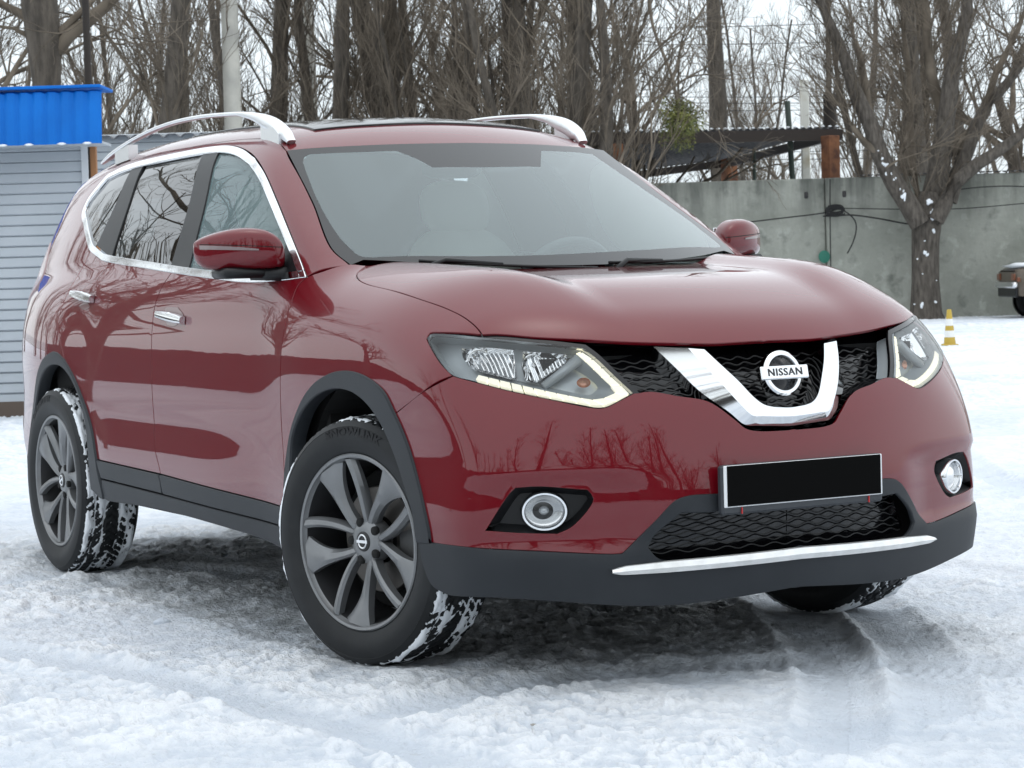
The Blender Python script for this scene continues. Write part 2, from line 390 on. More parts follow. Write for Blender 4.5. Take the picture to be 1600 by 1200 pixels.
# ------------------------------------------------------------------ materials of the car
def paint():
    m = mat('red_paint', (.122, .0004, .0050), .45, 0, 1, .08, .012)
    b = m.node_tree.nodes['Principled BSDF']; b.inputs['Coat IOR'].default_value = 1.52
    return m
paint(); mat('black_plastic', (.006, .0065, .0075), .40, spec=.35); noise_col(mat('dark_cladding', (.016, .019, .023), .46, spec=.32), (.0125, .015, .0185), (.022, .0255, .030), 3.5, .3, .7, bump=.12, bscale=420, rough=(.40, .58), dist=.002); mat('gloss_black', (.004, .004, .005), .08)
mat('chrome', (.78, .79, .80), .07, 1); mat('satin_silver', (.62, .63, .64), .30, 1); mat('void_black', (.004, .004, .004), .9)
def glass(name, tint, refl=1.0, rough=0.0, veil=0.0):
    m = bpy.data.materials.new(name); m.use_nodes = True; t = m.node_tree; t.nodes.clear(); o = N(m, 'ShaderNodeOutputMaterial')
    tr = N(m, 'ShaderNodeBsdfTransparent'); tr.inputs[0].default_value = (*tint, 1); gl = N(m, 'ShaderNodeBsdfGlossy'); gl.inputs['Roughness'].default_value = rough
    fr = N(m, 'ShaderNodeFresnel'); fr.inputs['IOR'].default_value = 1.52; mu = N(m, 'ShaderNodeMath', operation='MULTIPLY'); mu.inputs[1].default_value = refl; mu.use_clamp = True
    mixs = N(m, 'ShaderNodeMixShader'); L(m, fr.outputs[0], mu.inputs[0]); L(m, mu.outputs[0], mixs.inputs[0]); L(m, tr.outputs[0], mixs.inputs[1]); L(m, gl.outputs[0], mixs.inputs[2])
    last = mixs
    if veil:
        df = N(m, 'ShaderNodeBsdfDiffuse'); df.inputs[0].default_value = (.56, .75, .77, 1); m2 = N(m, 'ShaderNodeMixShader'); m2.inputs[0].default_value = veil
        L(m, mixs.outputs[0], m2.inputs[1]); L(m, df.outputs[0], m2.inputs[2]); last = m2
    L(m, last.outputs[0], o.inputs[0]); M[name] = m; return m
glass('clear_glass', (.84, .96, .94), .9, veil=.20); glass('tinted_glass', (.10, .12, .12), 1.6); glass('lamp_glass', (.96, .97, .97), .9); glass('windscreen_glass', (.84, .97, .96), 1.65, veil=.115)

car = thing('car', 'red five door crossover car with silver roof rails parked on the snow', 'car')
# ------------------------------------------------------------------ traced lines (photograph pixels, dropped on the surfaces)
hood_side = [(572, 415), (558, 427), (559, 435), (571, 443), (610, 453), (655, 467), (700, 483), (724, 495), (743, 510), (753, 522)]
hood_lip = [(753, 523), (840, 527.5), (940, 532.5), (1090, 537), (1150, 535), (1240, 530), (1300, 525)]
arch_f_out = [(446, 785), (449, 724), (456, 677), (470, 635), (489, 604), (512, 587), (535, 581), (559, 584), (582, 596), (601, 614), (617, 646), (633, 682), (647, 724), (661, 780), (671, 827), (674, 848)]
arch_r_out = [side(F_body, -2.655+.435*math.cos(q), .42+.435*math.sin(q)) for q in np.radians((186, 172, 156, 140, 124, 108, 92))]+[(100, 562), (113, 583), (125, 610), (137, 643), (147, 683), (152, 717)]
door_line_f = [(479, 434), (466, 446), (453, 480), (445, 510), (440, 543), (438, 600), (440, 667), (445, 770), (443, 793)]
door_line_m = [(268, 426), (255, 445), (246, 465), (240, 489), (238, 510), (237, 567), (239, 633), (242, 700), (248, 727), (251, 741)]
door_line_r = [(141, 390), (132, 411), (117, 438), (99, 474), (90, 505), (93, 527), (100, 560)]
belt = [(141, 390), (147, 396), (159, 405.6), (177, 410), (210, 415.5), (268, 425), (327, 433.5), (387, 440), (440, 437), (479, 432)]
chrome_top = [(479, 432), (459, 378), (435, 318), (414, 270), (399, 246), (381, 232.5), (360, 227), (330, 229), (270, 240), (213, 253.5), (192, 261), (171, 271.5), (156, 288), (138, 312), (130, 331), (132, 354), (141, 390)]
clad_top = [(152, 718), (251, 741), (443, 793)]
lamp = [[(666, 529), (672.5, 521), (685, 520)], [(685, 520), (752, 526), (815, 532), (890, 540), (911, 542.5)], [(911, 542.5), (927, 554), (965, 590), (991, 614)],
        [(991, 614), (944, 637), (927, 637)], [(927, 637), (865, 625), (790, 609), (740, 596), (707, 587), (690, 570), (675, 547), (666, 529)]]
bump_lamp = lamp[4][:5][::-1]     # along the lamp's lower edge
# ------------------------------------------------------------------ hood, fenders
def hood():
    rear = [top(F_low, -.10-.24*(q/.72)**2*1.0, -q) for q in (-.1, 0., .15, .3, .45, .58, .66)]
    sgs = [hood_lip[::-1], hood_side[::-1], [to3(F_low, [(572, 415)])[0]]+rear[::-1]]
    return panel('hood', F_low, [[tuple(p) for p in s] for s in sgs], (.25, 0, 1), M['red_paint'], car, mode='centre', h=.028, gap=.0022)
hood()
panel('fender', F_body, [[(479, 433), (505, 424), (547, 413), (572, 415)], hood_side, [(753, 523), (685, 519), (672, 520), (666, 529)], [(666, 529), (675, 547), (690, 570), (708, 587)],
      [(708, 587), (661, 612), (617, 647)], arch_f_out[:11][::-1], [(446, 785), (443, 793)], door_line_f[::-1]], (.12, -.85, .5), M['red_paint'], car, h=.028)
# ------------------------------------------------------------------ front bumper
zc = lambda zs: [nose(F_low, z) for z in zs]
grille_low = [(991, 615), (1015, 611), (1060, 618), (1108, 627), (1150, 656), (1166, 669), (1185, 673)]
bump_red_low = [(674, 848), (727, 855), (820, 860), (960, 866), (973, 865)]
surround_out = [(973, 865), (1024, 815), (1057, 782), (1077, 775), (1117, 772)]
fog = [[(759, 829), (797, 771), (806, 763)], [(806, 763), (843, 761), (918, 766)], [(918, 766), (927, 780), (895, 822), (871, 834)], [(871, 834), (820, 833), (759, 829)]]
panel('front_bumper', F_low, [[(617, 647), (661, 612), (708, 587)], bump_lamp+[(944, 637), (991, 614)], grille_low+[nose(F_low, .668)], zc((.668, .62, .57, .535)),
      [nose(F_low, .535), (1190, 768), (1117, 772)], surround_out[::-1], bump_red_low[::-1], arch_f_out[10:][::-1]], (.8, -.6, 0), M['red_paint'], car, mode='centre', h=.028, holes=[fog])
# dark lower apron round the lower grille
low_open = [[(1013, 856), (1020, 840), (1065, 801)], [(1065, 801), (1130, 797), nose(F_low, .513, -.08)], zc((.513, .46, .40, .352)), [nose(F_low, .352), (1164, 872), (1100, 875), (1032, 875), (1013, 856)]]
panel('lower_apron', F_low, [bump_red_low, surround_out, [(1117, 772), (1190, 768), nose(F_low, .535)], zc((.535, .513)), [nose(F_low, .513), nose(F_low, .513, -.08), (1130, 797), (1065, 801)], [(1065, 801), (1020, 840), (1013, 856)],
      [(1013, 856), (1032, 875), (1100, 875), (1164, 872), nose(F_low, .352)], zc((.352, .30, .24)), [nose(F_low, .24), (1122, 938), (1049, 946), (981, 947), (869, 940), (773, 934), (700, 930)],
      [(700, 930), (675, 915), (661, 883), (654, 848)], [(654, 848), (674, 848)]], (.8, -.6, .0), M['dark_cladding'], car, mode='centre', h=.03, off=.004, er=.006)
# ------------------------------------------------------------------ doors and sills
panel('front_door', F_body, [belt[5:], door_line_f, [(443, 793), (251, 741)], door_line_m[::-1]], (0, -1, 0), M['red_paint'], car, h=.03, gap=.003, er=.0012)
panel('rear_door', F_body, [belt[:6], door_line_m, [(251, 741), (152, 718)], arch_r_out[7:][::-1], [(113, 583), (100, 560)], door_line_r[::-1]], (0, -1, 0), M['red_paint'], car, h=.03, gap=.003, er=.0012)
panel('door_cladding', F_body, [[(251, 742), (443, 794)], [(443, 794), (443, 822)], [(443, 822), (257, 772)], [(257, 772), (252, 748), (251, 742)]], (0, -1, 0), M['dark_cladding'], car, off=.006, er=.005)
panel('door_cladding', F_body, [[(152, 719), (249, 742)], [(249, 742), (252, 752), (255, 771)], [(255, 771), (160, 747)], [(160, 747), (152, 719)]], (0, -1, 0), M['dark_cladding'], car, off=.006, er=.005)
panel('sill', F_body, [[(160, 750), (257, 775), (443, 825)], [(443, 825), (445, 853), (440, 856)], [(440, 856), (407, 841), (263, 799), (170, 783)], [(170, 783), (163, 776), (160, 750)]], (0, -1, 0), M['dark_cladding'], car, off=.004, er=.006)
# ------------------------------------------------------------------ body side: A pillar, cant rail, D pillar, quarter
ditch = [top(F_up, x, -y) for x, y in ((-1.15, .585), (-1.35, .592), (-1.8, .605), (-2.3, .605), (-2.8, .59), (-3.2, .56), (-3.38, .54))]
dpil = [side(F_body, x, z) for x, z in ((-3.44, 1.52), (-3.5, 1.40), (-3.555, 1.28), (-3.59, 1.18))]
ws_edge = [(547, 414), (520, 390), (490, 318), (466, 270), (448, 235)]
tail = [(78, 378), (69, 426), (54, 453)]
qrear = [side(F_body, x, z) for x, z in ((-3.56, .95), (-3.56, .8), (-3.50, .66), (-3.42, .58))]
panel('body_side', F_body, [[(479, 432), (547, 414)], ws_edge, [(448, 235)]+ditch, [ditch[-1]]+dpil, [dpil[-1], (80, 378)], tail, [(54, 453)]+qrear[:3], [qrear[2], qrear[3], side(F_body, -3.2, .42), arch_r_out[0]], arch_r_out[0:8],
      [(113, 583), (100, 560)], door_line_r[::-1], chrome_top[::-1]], (0, -1, .25), M['red_paint'], car, h=.028)
# roof
rfront = [(448, 236), (580, 227.5), (700, 224), (800, 223.5), (890, 226.5)]
panel('roof', F_up, [rfront, [(890, 226.5), top(F_up, -3.42, .3)], [top(F_up, -3.42, .3), top(F_up, -3.42, 0), top(F_up, -3.41, -.3), ditch[-1]], ditch[::-1]+[(448, 236)]],
      (0, 0, 1), M['red_paint'], car, mode='centre', h=.035)
# ------------------------------------------------------------------ more materials
M['satin_silver'].node_tree.nodes['Principled BSDF'].inputs['Base Color'].default_value = (.82, .83, .84, 1); mat('snow_stuck', (.80, .83, .86), .75); mat('rubber', (.012, .012, .013), .62, spec=.3)
noise_col(mat('rim_grey', (.21, .215, .22), .30, .5), (.18, .185, .19), (.225, .23, .235), 9, rough=(.28, .42))
mat('lamp_base', (.46, .50, .52), .3, .15); mat('drl_light', (.9, .88, .75), .3, emit=(1, .95, .76), estr=.30); mat('amber', (.50, .22, .12), .2, .4, coat=1)
mat('mesh_black', (.010, .010, .011), .4); mat('cream_leather', (.78, .76, .70), .5); mat('dash_grey', (.07, .072, .075), .6); mat('headliner', (.75, .75, .72), .9)
mat('plate_black', (.0015, .0015, .0015), .9, spec=.1); mat('plate_white', (.72, .73, .74), .4); mat('holder_grey', (.03, .034, .04), .5); mat('tail_red', (.25, .01, .015), .12, coat=1); mat('clear_tail', (.50, .40, .40), .22, coat=.3)
mat('badge_ink', (.02, .02, .022), .4); mat('red_mark', (.5, .03, .03), .5); mat('brake_metal', (.16, .15, .14), .45, .9); mat('caliper', (.06, .06, .06), .5)
noise_col(mat('strip_silver', (.8, .8, .78), .30, .5), (.70, .70, .68), (.82, .82, .81), 25, .3, .6)
def resample(P, n):
    P = np.asarray(P, float); s = np.r_[0, np.cumsum(np.linalg.norm(np.diff(P, axis=0), axis=1))]; t = np.linspace(0, s[-1], n)
    return np.stack([np.interp(t, s, P[:, i]) for i in range(P.shape[1])], -1)
def loft(name, rows, material, parent, closed_rows=False, mode='one', smooth=True, sharp=35, cap=False):
    n = len(rows[0]); V = np.vstack(rows); Fc = []
    for i in range(len(rows)-1):
        for j in range(n if closed_rows else n-1): Fc.append((i*n+j, i*n+(j+1) % n, (i+1)*n+(j+1) % n, (i+1)*n+j))
    if mode == 'centre':
        V2 = V*[1, -1, 1]; b = len(V); Fc = Fc+[tuple(q+b for q in f[::-1]) for f in Fc]; V = np.vstack([V, V2])
    r = [mesh_obj(name, V, Fc, material, parent, smooth=smooth, sharp=sharp)]
    if mode == 'pair': r.append(mesh_obj(name, V*[1, -1, 1], [f[::-1] for f in Fc], material, parent, smooth=smooth, sharp=sharp))
    return r
def traced(F, pts, d, off, n=60, step=.012):
    """a traced line, smoothed on the panel plane, lifted off the surface"""
    dd, e1, e2 = basis(d); p3 = to3(F, pts); p2 = catmull(np.stack([p3@e1, p3@e2], -1), step); p2 = resample(p2, n)
    P = drop(F, p2, d, 0); return P+grad(F, P)*off

# ------------------------------------------------------------------ glass
wb = (.5, 0, .86); wbase = [top(F_ws, -.10-.30*(q/.72)**2, -q) for q in (.66, .5, .3, .1, 0., -.1)]
wtop = [(448, 235), (580, 226.5), (700, 223.5), (800, 223), (890, 225.5)]
wl = clip_half(outline(F_ws, [[(548, 414), (520, 390), (490, 318), (466, 270), (448, 235)], wtop, [(890, 225.5), wbase[-1]], wbase[::-1], [wbase[0], (548, 414)]], wb), *basis(wb)[1:], wb)
fin = [[(556, 396), (532, 372), (499, 318), (480, 272), (474, 255)], [(474, 255), (476, 246), (483, 241.5)], [(483, 241.5), (560, 238), (619, 236)], [(619, 236), (650, 248), (676, 262)], [(676, 262), (760, 261.5), (845, 261)], [(845, 261), (846, 236)], [(846, 236), (880, 237), (925, 241)],
       [(925, 241), (1000, 292), (1070, 340), (1122, 381)], [(1122, 381), (1125, 385), (1118, 387)], [(1118, 387), (1000, 390.5), (880, 397), (760, 400), (580, 402)], [(580, 402), (566, 401), (556, 396)]]
fo = outline(F_ws, fin, wb)
wfull = np.vstack([wl, 0*wl[:0]])
def both(p, d):
    dd, e1, e2 = basis(d); sgn = e1[1]     # e1 is the car's width for d in the x-z plane
    q = p.copy(); q[:, 0] *= -1; return q
half = wl[np.abs(wl[:, 0]) > 1e-6]
i0 = np.argmax(np.linalg.norm(np.roll(half, -1, 0)-half, axis=1)); half = np.roll(half, -(i0+1), 0)
ring = np.vstack([half, both(half, wb)[::-1]])
ring = ring if area2(ring) > 0 else ring[::-1]
ws = panel('windscreen', F_ws, None, wb, M['windscreen_glass'], car, off=0, mode='one', h=.06, loops=[fo.copy()], flange=.004, gap=-.001)[0]
panel('frit_border', F_ws, None, wb, M['gloss_black'], ws, off=0, mode='one', h=.05, loops=[ring, fo], flange=0, gap=.0005)
# side glass and its chrome surround
dlo = chrome_top+belt[1:]; sd_ = (0, -1, .0)
co = outline(F_body, [chrome_top[:5], chrome_top[4:12], chrome_top[11:16], chrome_top[15:]+belt[1:3], belt[2:]], sd_)
ci = inset(co, .023)
panel('window_trim', F_body, None, sd_, M['chrome'], car, off=.004, h=.03, loops=[co.copy(), ci], flange=.010, gap=.001, er=.004)
gl = [[(339, 237), (360, 236), (383, 243), (397, 264), (417, 300), (440, 360), (452, 377)], [(452, 377), (468, 428)], [(468, 430), (430, 434), (387, 433), (325, 424), (294, 419)], [(294, 419), (318, 325), (339, 237)]]
gr = [[(222, 254), (270, 243), (316, 235)], [(316, 235), (293, 325), (267, 415.5)], [(267, 415.5), (210, 407), (174, 401)], [(174, 401), (195, 332), (222, 254)]]
gq = [[(207, 258), (180, 267), (166, 276), (153, 292), (133, 330), (135, 356), (146, 386)], [(146, 386), (178, 325), (207, 258)]]
panel('front_side_glass', F_body, gl, sd_, M['clear_glass'], car, off=-.007, h=.06, flange=.003, gap=-.003)
panel('rear_side_glass', F_body, gr, sd_, M['tinted_glass'], car, off=-.007, h=.06, flange=.003, gap=-.003)
panel('quarter_glass', F_body, gq, sd_, M['tinted_glass'], car, off=-.006, h=.06, flange=.003, gap=-.003)
panel('pillar_cover', F_body, [[(318, 238), (341, 238)], [(341, 238), (318, 325), (293, 424)], [(293, 424), (265, 419)], [(265, 419), (293, 325), (318, 238)]], sd_, M['black_plastic'], car, off=-.001, h=.05)
panel('pillar_cover', F_body, [[(207, 261), (224, 257)], [(224, 257), (196, 332), (173, 404)], [(173, 404), (150, 384)], [(150, 384), (177, 325), (207, 261)]], sd_, M['black_plastic'], car, off=-.002, h=.05)
panel('mirror_sail', F_body, [[(451, 370), (469, 428)], [(469, 428), (430, 434)], [(430, 434), (444, 395), (451, 370)]], sd_, M['black_plastic'], car, off=.003, h=.04)
rb = inset(co, .008)
# ------------------------------------------------------------------ wheel arches and tail
arch_in = [(452, 778), (455, 738), (458, 687), (470, 649), (493, 619), (521, 606), (549, 610), (575, 629), (596, 658), (615, 699), (633, 752), (647, 799), (654, 847)]
ao = outline(F_body, [arch_f_out, [(674, 848), (654, 847)], arch_in[::-1], [(452, 778), (446, 785)]], (.1, -1, 0))
panel('wheel_arch_trim', F_body, None, (.1, -1, 0), M['dark_cladding'], car, off=.008, h=.03, loops=[ao], flange=.05, gap=0, er=.007)
qs = np.radians(np.linspace(194, -14, 30)); rin = [side(F_body, -2.66+.392*math.cos(q), .42+.392*math.sin(q)) for q in np.radians(np.linspace(-10, 192, 24))]
qo = [tuple(p) for p in to3(F_body, arch_r_out)]
ro = outline(F_body, [qo, [qo[-1], (163, 777), rin[0]], rin, [rin[-1], qo[0]]], sd_)
panel('wheel_arch_trim', F_body, None, sd_, M['dark_cladding'], car, off=.009, h=.03, loops=[ro], flange=.05, gap=0, er=.007)
tr_ = [side(F_body, x, z) for x, z in ((-3.6, 1.0), (-3.63, 1.08), (-3.61, 1.16))]
panel('tail_lamp', F_body, [[(80, 378), (69, 426), (54, 453)], [(54, 453), side(F_body, -3.57, .97)]+tr_[:2], [tr_[1], tr_[2], dpil[-1]], [dpil[-1], (80, 378)]], (-.3, -1, 0), M['clear_tail'], car, off=.004, h=.03)
rear_l = [top(F_up, -3.43, -.5), (-3.50, -.60, 1.44), (-3.58, -.66, 1.25), (-3.64, -.72, 1.05), (-3.66, -.78, .85), (-3.62, -.78, .7)]
panel('tailgate', F_body, [[tuple(hit(F_body, np.array([[-4.4, p[1], p[2]]]), np.array([[1., 0, 0]]), 0, 2)[0]) for p in rear_l[1:]], [(-3.69, -.7, .6), (-3.69, 0, .6)], [(-3.69, 0, .6), (-3.6, 0, 1.2), (-3.42, 0, 1.61)], [(-3.42, 0, 1.61), (-3.44, -.5, 1.565), (-3.5, -.6, 1.44)]], (-1, 0, 0), M['red_paint'], car, mode='centre', h=.06, flange=.01)
rbz = [(.6, .84), (.5, .85), (.35, .84), (.28, .82)]
panel('rear_bumper', F_body, [[side(F_body, -3.10, .44), side(F_body, -3.2, .43), side(F_body, -3.42, .585)], [side(F_body, -3.42, .585), (-3.60, -.76, .62), (-3.69, -.6, .6), (-3.70, 0, .59)], [(-3.70, 0, .59), (-3.70, 0, .30)], [(-3.70, 0, .30), (-3.66, -.6, .28), (-3.45, -.82, .27), (-3.12, -.87, .27)], [(-3.12, -.87, .27), side(F_body, -3.10, .44)]], (-.8, -.6, 0), M['dark_cladding'], car, mode='centre', h=.05, off=.006)
# ------------------------------------------------------------------ grille, chrome V, badge
gd = (1, 0, .25)
gpoly = [[(872, 519), (960, 527), (1090, 531), (1300, 518)], [(1300, 518), (1300, 690)], [(1300, 690), (1185, 690), (1110, 650), (1010, 640)], [(1010, 640), (1000, 622), (960, 590), (908, 543), (872, 519)]]
grille = panel('grille', F_low, gpoly, gd, M['gloss_black'], car, off=-.095, mode='centre', h=.05, flange=0, gap=0)[0]
mb = MB(); row = 0
for z in np.arange(.69, .915, .0165):
    ymax = np.interp(z, (.69, .76, .79, .90, .93), (.18, .36, .41, .515, .53)); ys = np.arange(-ymax, ymax, .006)
    zz = z+.0042*np.sin(ys*2*PI/.058+(row % 2)*PI*.5); P = hit(F_low, np.stack([np.full_like(ys, 1.5), ys, zz], -1), np.tile((-1., 0, 0), (len(ys), 1)), 0, 2); G = grad(F_low, P)
    mb.tube(P-G*.066, .0026, 5); row += 1
mb.build('grille_mesh', mat('mesh_wave', (.012, .011, .011), .35), grille, smooth=True)
ST = [((1021, 541.5), (1074, 546.5), (1100, 547)), ((1057, 576), (1101, 575), (1126, 571)), ((1093, 611), (1130, 606), (1152, 595)), ((1138, 643), (1156, 634), (1176, 620)), ((1163, 663), (1174, 650), (1192, 632)), ((1185, 665), (1192, 651), (1206, 636)), ((1210, 665.3), (1213, 651.5), (1219, 637)), ((1238, 665), (1238, 651), (1237, 637))]
def F_v(P): return F_low(P)+.012+.045*sstep(.70, .88, P[:, 2])
def vrow(k, off):
    Fk = F_v if k == 0 else F_low; P = to3(Fk, [q[k] for q in ST]); P[-1, 1] = 0; Q = np.vstack([P, P[-2]*[1, -1, 1]]); o = []
    for i in range(len(P)-1):                                     # same station count on every row
        p0 = Q[i-1] if i else 2*Q[0]-Q[1]; p1, p2, p3 = Q[i], Q[i+1], Q[i+2]
        for t in np.linspace(0, 1, 8, endpoint=False): o.append(.5*(2*p1+(p2-p0)*t+(2*p0-5*p1+4*p2-p3)*t*t+(3*p1-p0-3*p2+p3)*t**3))
    o = np.array(o+[P[-1]]); r_ = o+grad(Fk, o)*off; r_[-1, 1] = 0; return r_
rows = [vrow(0, -.04), vrow(0, 0.), vrow(1, .007), vrow(2, .003), vrow(2, -.075)]
v0 = loft('chrome_v_trim', rows, M['chrome'], car, mode='centre', sharp=25)[0]
for sgn in (1, -1): q = [r_[0]*[1, sgn, 1] for r_ in rows]; mesh_obj('trim_end', q, [(0, 1, 2, 3, 4)[::sgn]], M['chrome'], v0, smooth=False)
# the sill of the grille under each side opening
loft('grille_sill', [traced(F_low, [(982, 609), (1015, 600), (1060, 605), (1105, 617)], gd, o, 30) for o in (-.05,)]+[traced(F_low, [(992, 614.5), (1015, 611), (1060, 618), (1112, 629)], gd, -.004, 30)], M['gloss_black'], grille, mode='pair')
bc = np.array((.882, 0, .820)); tilt = R(12)
BX = np.array((math.cos(tilt), 0, math.sin(tilt))); BY = np.array((0, 1., 0)); BZ = np.cross(BX, BY)
def onb(pts): pts = np.asarray(pts, float); return bc+pts[:, :1]*BX+pts[:, 1:2]*BY+pts[:, 2:]*BZ
badge = thing_part = bpy.data.objects.new('badge', None); C.objects.link(badge); badge.parent = car
mb = MB(); ring_v = []; nn = 56; prof = [(.047, -.02), (.047, .004), (.0495, .008), (.058, .008), (.0625, .003), (.0625, -.02)]
for k in range(nn):
    a = 2*PI*k/nn
    for r_, h_ in prof: ring_v.append((h_, r_*math.cos(a)*1.0, r_*math.sin(a)))
k = len(prof); mb.add(onb(ring_v), [(i*k+j, ((i+1) % nn)*k+j, ((i+1) % nn)*k+j+1, i*k+j+1) for i in range(nn) for j in range(k-1)]); mb.build('badge_ring', M['chrome'], badge, sharp=40)
mb = MB(); mb.box((0, 0, 0), (.012, .079, .0185), bev=.003); mb.v = [tuple(p) for p in onb(np.array(mb.v)+[.004, 0, 0])]; mb.build('badge_bar', M['chrome'], badge, sharp=30)
mb = MB(); mb.lathe([(.0001, -.004), (.046, -.006), (.047, -.012)], 'x', 40); mb.v = [tuple(p) for p in onb(mb.v)]; mb.build('badge_backing', M['gloss_black'], badge, smooth=True)
def text_mesh(name, s, size, depth, place, material, parent, bold=.0, squeeze=1.):
    cu = bpy.data.curves.new(name, 'FONT'); cu.body = s; cu.size = size; cu.extrude = depth; cu.offset = bold; cu.align_x = 'CENTER'; cu.align_y = 'CENTER'; cu.resolution_u = 3; cu.space_character = 1.12
    t = bpy.data.objects.new(name, cu); C.objects.link(t); bpy.context.view_layer.update()
    me = bpy.data.meshes.new_from_object(t.evaluated_get(bpy.context.evaluated_depsgraph_get())); bpy.data.objects.remove(t); bpy.data.curves.remove(cu)
    co_ = np.array([v.co[:] for v in me.vertices]); fs = [tuple(p.vertices) for p in me.polygons]; bpy.data.meshes.remove(me)
    co_[:, 0] *= squeeze; return mesh_obj(name, place(co_), fs, material, parent, smooth=False)
text_mesh('badge_lettering', 'NISSAN', .0285, .0008, lambda c: onb(np.stack([.0168+c[:, 2], c[:, 0], c[:, 1]], -1)), M['badge_ink'], badge, bold=.0003, squeeze=1.10)
# ------------------------------------------------------------------ headlights
ld = (.7, -.6, .3)
def headlight():
    lo_ = outline(F_low, lamp, ld)
    roots = []
    for sgn in (1, -1):
        e = bpy.data.objects.new('headlight', None); C.objects.link(e); e.parent = car; roots.append(e)
    def pair(name, V, Fc, m, Nn=None, **k):
        mesh_obj(name, V, Fc, m, roots[0], Nn, **k); V2 = np.asarray(V)*[1, -1, 1]
        mesh_obj(name, V2, [tuple(f[::-1]) for f in Fc], m, roots[1], None if Nn is None else np.asarray(Nn)*[1, -1, 1], **k)
    V, Fc, Nn = tri_panel(F_low, [inset(lo_, .003)], ld, .001, .03, .012, .003); pair('lens', V, Fc, M['lamp_glass'], Nn)
    # the bowl behind: wall and floor
    l3 = drop(F_low, inset(lo_, .002), ld, -.004); f3 = drop(F_low, inset(lo_, .012), ld, -.075); n = len(l3)
    if len(f3) == n:
        V = np.vstack([l3, f3]); Fc = [(j, (j+1) % n, n+(j+1) % n, n+j)[::-1] for j in range(n)]; pair('housing', V, Fc, M['lamp_base'])
    V, Fc, Nn = tri_panel(F_low, [inset(lo_, .010)], ld, -.072, .04, 0, 0); pair('housing_floor', V, Fc, M['lamp_base'], Nn)
    # gasket edge
    V, Fc, Nn = tri_panel(F_low, [inset(lo_, -.011), inset(lo_, .001)], ld, -.010, .02, .012, .002); pair('gasket', V, Fc, M['gloss_black'], Nn)
    # light guide along the lower and inner edges
    g_out = [(742, 590), (790, 603), (865, 619), (928, 631), (941, 632), (952, 629), (984, 613.5), (962, 592), (926, 557.5), (908, 546)]
    g_in = [(746, 582.5), (794, 594), (865, 610), (922, 621), (936, 621.5), (947, 618), (964, 608.5), (948, 592), (917, 562), (901, 548)]
    A = traced(F_low, g_out, ld, -.010, 120, .006); B = traced(F_low, g_in, ld, -.013, 120, .006); A2 = traced(F_low, g_out, ld, -.03, 120, .006); B2 = traced(F_low, g_in, ld, -.035, 120, .006)
    v = []; f = []; gv = []; gf = []
    for k in range(0, 120, 7):
        e_ = min(k+6, 119)
        for src, dst, fl, top_ in ((k, e_, f, v),):
            b = len(v)
            for i in (src, dst): v += [A[i], B[i], A2[i], B2[i]]
            f += [(b, b+1, b+5, b+4), (b, b+4, b+6, b+2), (b+1, b+3, b+7, b+5), (b, b+2, b+3, b+1), (b+4, b+5, b+7, b+6)]
    pair('daytime_light', v, f, M['drl_light'], smooth=False)
    # bezel inside the light guide
    Ai = traced(F_low, g_in, ld, -.016, 60, .006); Ci = traced(F_low, [(752, 570), (800, 580), (868, 594), (915, 604), (926, 604), (932, 600), (938, 592), (925, 578), (900, 562), (880, 553)], ld, -.05, 60, .006)
    V = np.vstack([Ai, Ci]); pair('bezel', V, [(j, j+1, 61+j, 60+j) for j in range(59)], M['lamp_base'])
    # reflectors: faceted bright pans with a bowl and a bulb in each
    fm = mat('reflector_chrome', (.86, .87, .88), .10, 1); b_ = fm.node_tree.nodes['Principled BSDF']; tc_ = N(fm, 'ShaderNodeTexCoord'); wv = N(fm, 'ShaderNodeTexWave'); wv.bands_direction = 'Y'; wv.inputs['Scale'].default_value = 17; wv.inputs['Distortion'].default_value = .6; bp_ = N(fm, 'ShaderNodeBump'); bp_.inputs['Strength'].default_value = .9; bp_.inputs['Distance'].default_value = .006
    L(fm, tc_.outputs['Object'], wv.inputs['Vector']); L(fm, wv.outputs['Fac'], bp_.inputs['Height']); L(fm, bp_.outputs[0], b_.inputs['Normal'])
    for poly, cpx in (([[(718, 541), (760, 540), (800, 544)], [(800, 544), (806, 592)], [(806, 592), (770, 584), (738, 575)], [(738, 575), (722, 558), (718, 541)]], (750, 562)), ([[(814, 546), (850, 548), (884, 551)], [(884, 551), (882, 562), (838, 594)], [(838, 594), (820, 592), (814, 546)]], (836, 570))):
        pl2 = outline(F_low, poly, ld, .008); rim3 = drop(F_low, pl2, ld, -.028); in3 = drop(F_low, inset(pl2, .010), ld, -.052); k_ = len(rim3)
        if len(in3) == k_: pair('reflector_rim', np.vstack([rim3, in3]), [(j, (j+1) % k_, k_+(j+1) % k_, k_+j)[::-1] for j in range(k_)], M['chrome'])
        V, Fc, Nn = tri_panel(F_low, [inset(pl2, .009)], ld, -.052, .02, 0, 0); pair('reflector', V, Fc, fm, Nn)
        P0 = to3(F_low, [cpx])[0]; fw = np.array((.90, -.40, .06)); fw /= np.linalg.norm(fw); sx = np.cross((0, 0, 1.), fw); sx /= np.linalg.norm(sx); sz = np.cross(fw, sx); P0 = P0-fw*.058
        mb_ = MB(); mb_.lathe([(.031, .006), (.029, .010), (.024, .004), (.016, -.006), (.0001, -.010)], 'x', 28); q = np.array(mb_.v); pair('bowl', P0+q[:, :1]*fw+q[:, 1:2]*sx+q[:, 2:]*sz, mb_.f, M['chrome'])
        mb_ = MB(); mb_.lathe([(.0001, .026), (.006, .023), (.008, .014), (.008, -.01)], 'x', 16); q = np.array(mb_.v); pair('bulb', P0+q[:, :1]*fw+q[:, 1:2]*sx+q[:, 2:]*sz, mb_.f, M['satin_silver'])
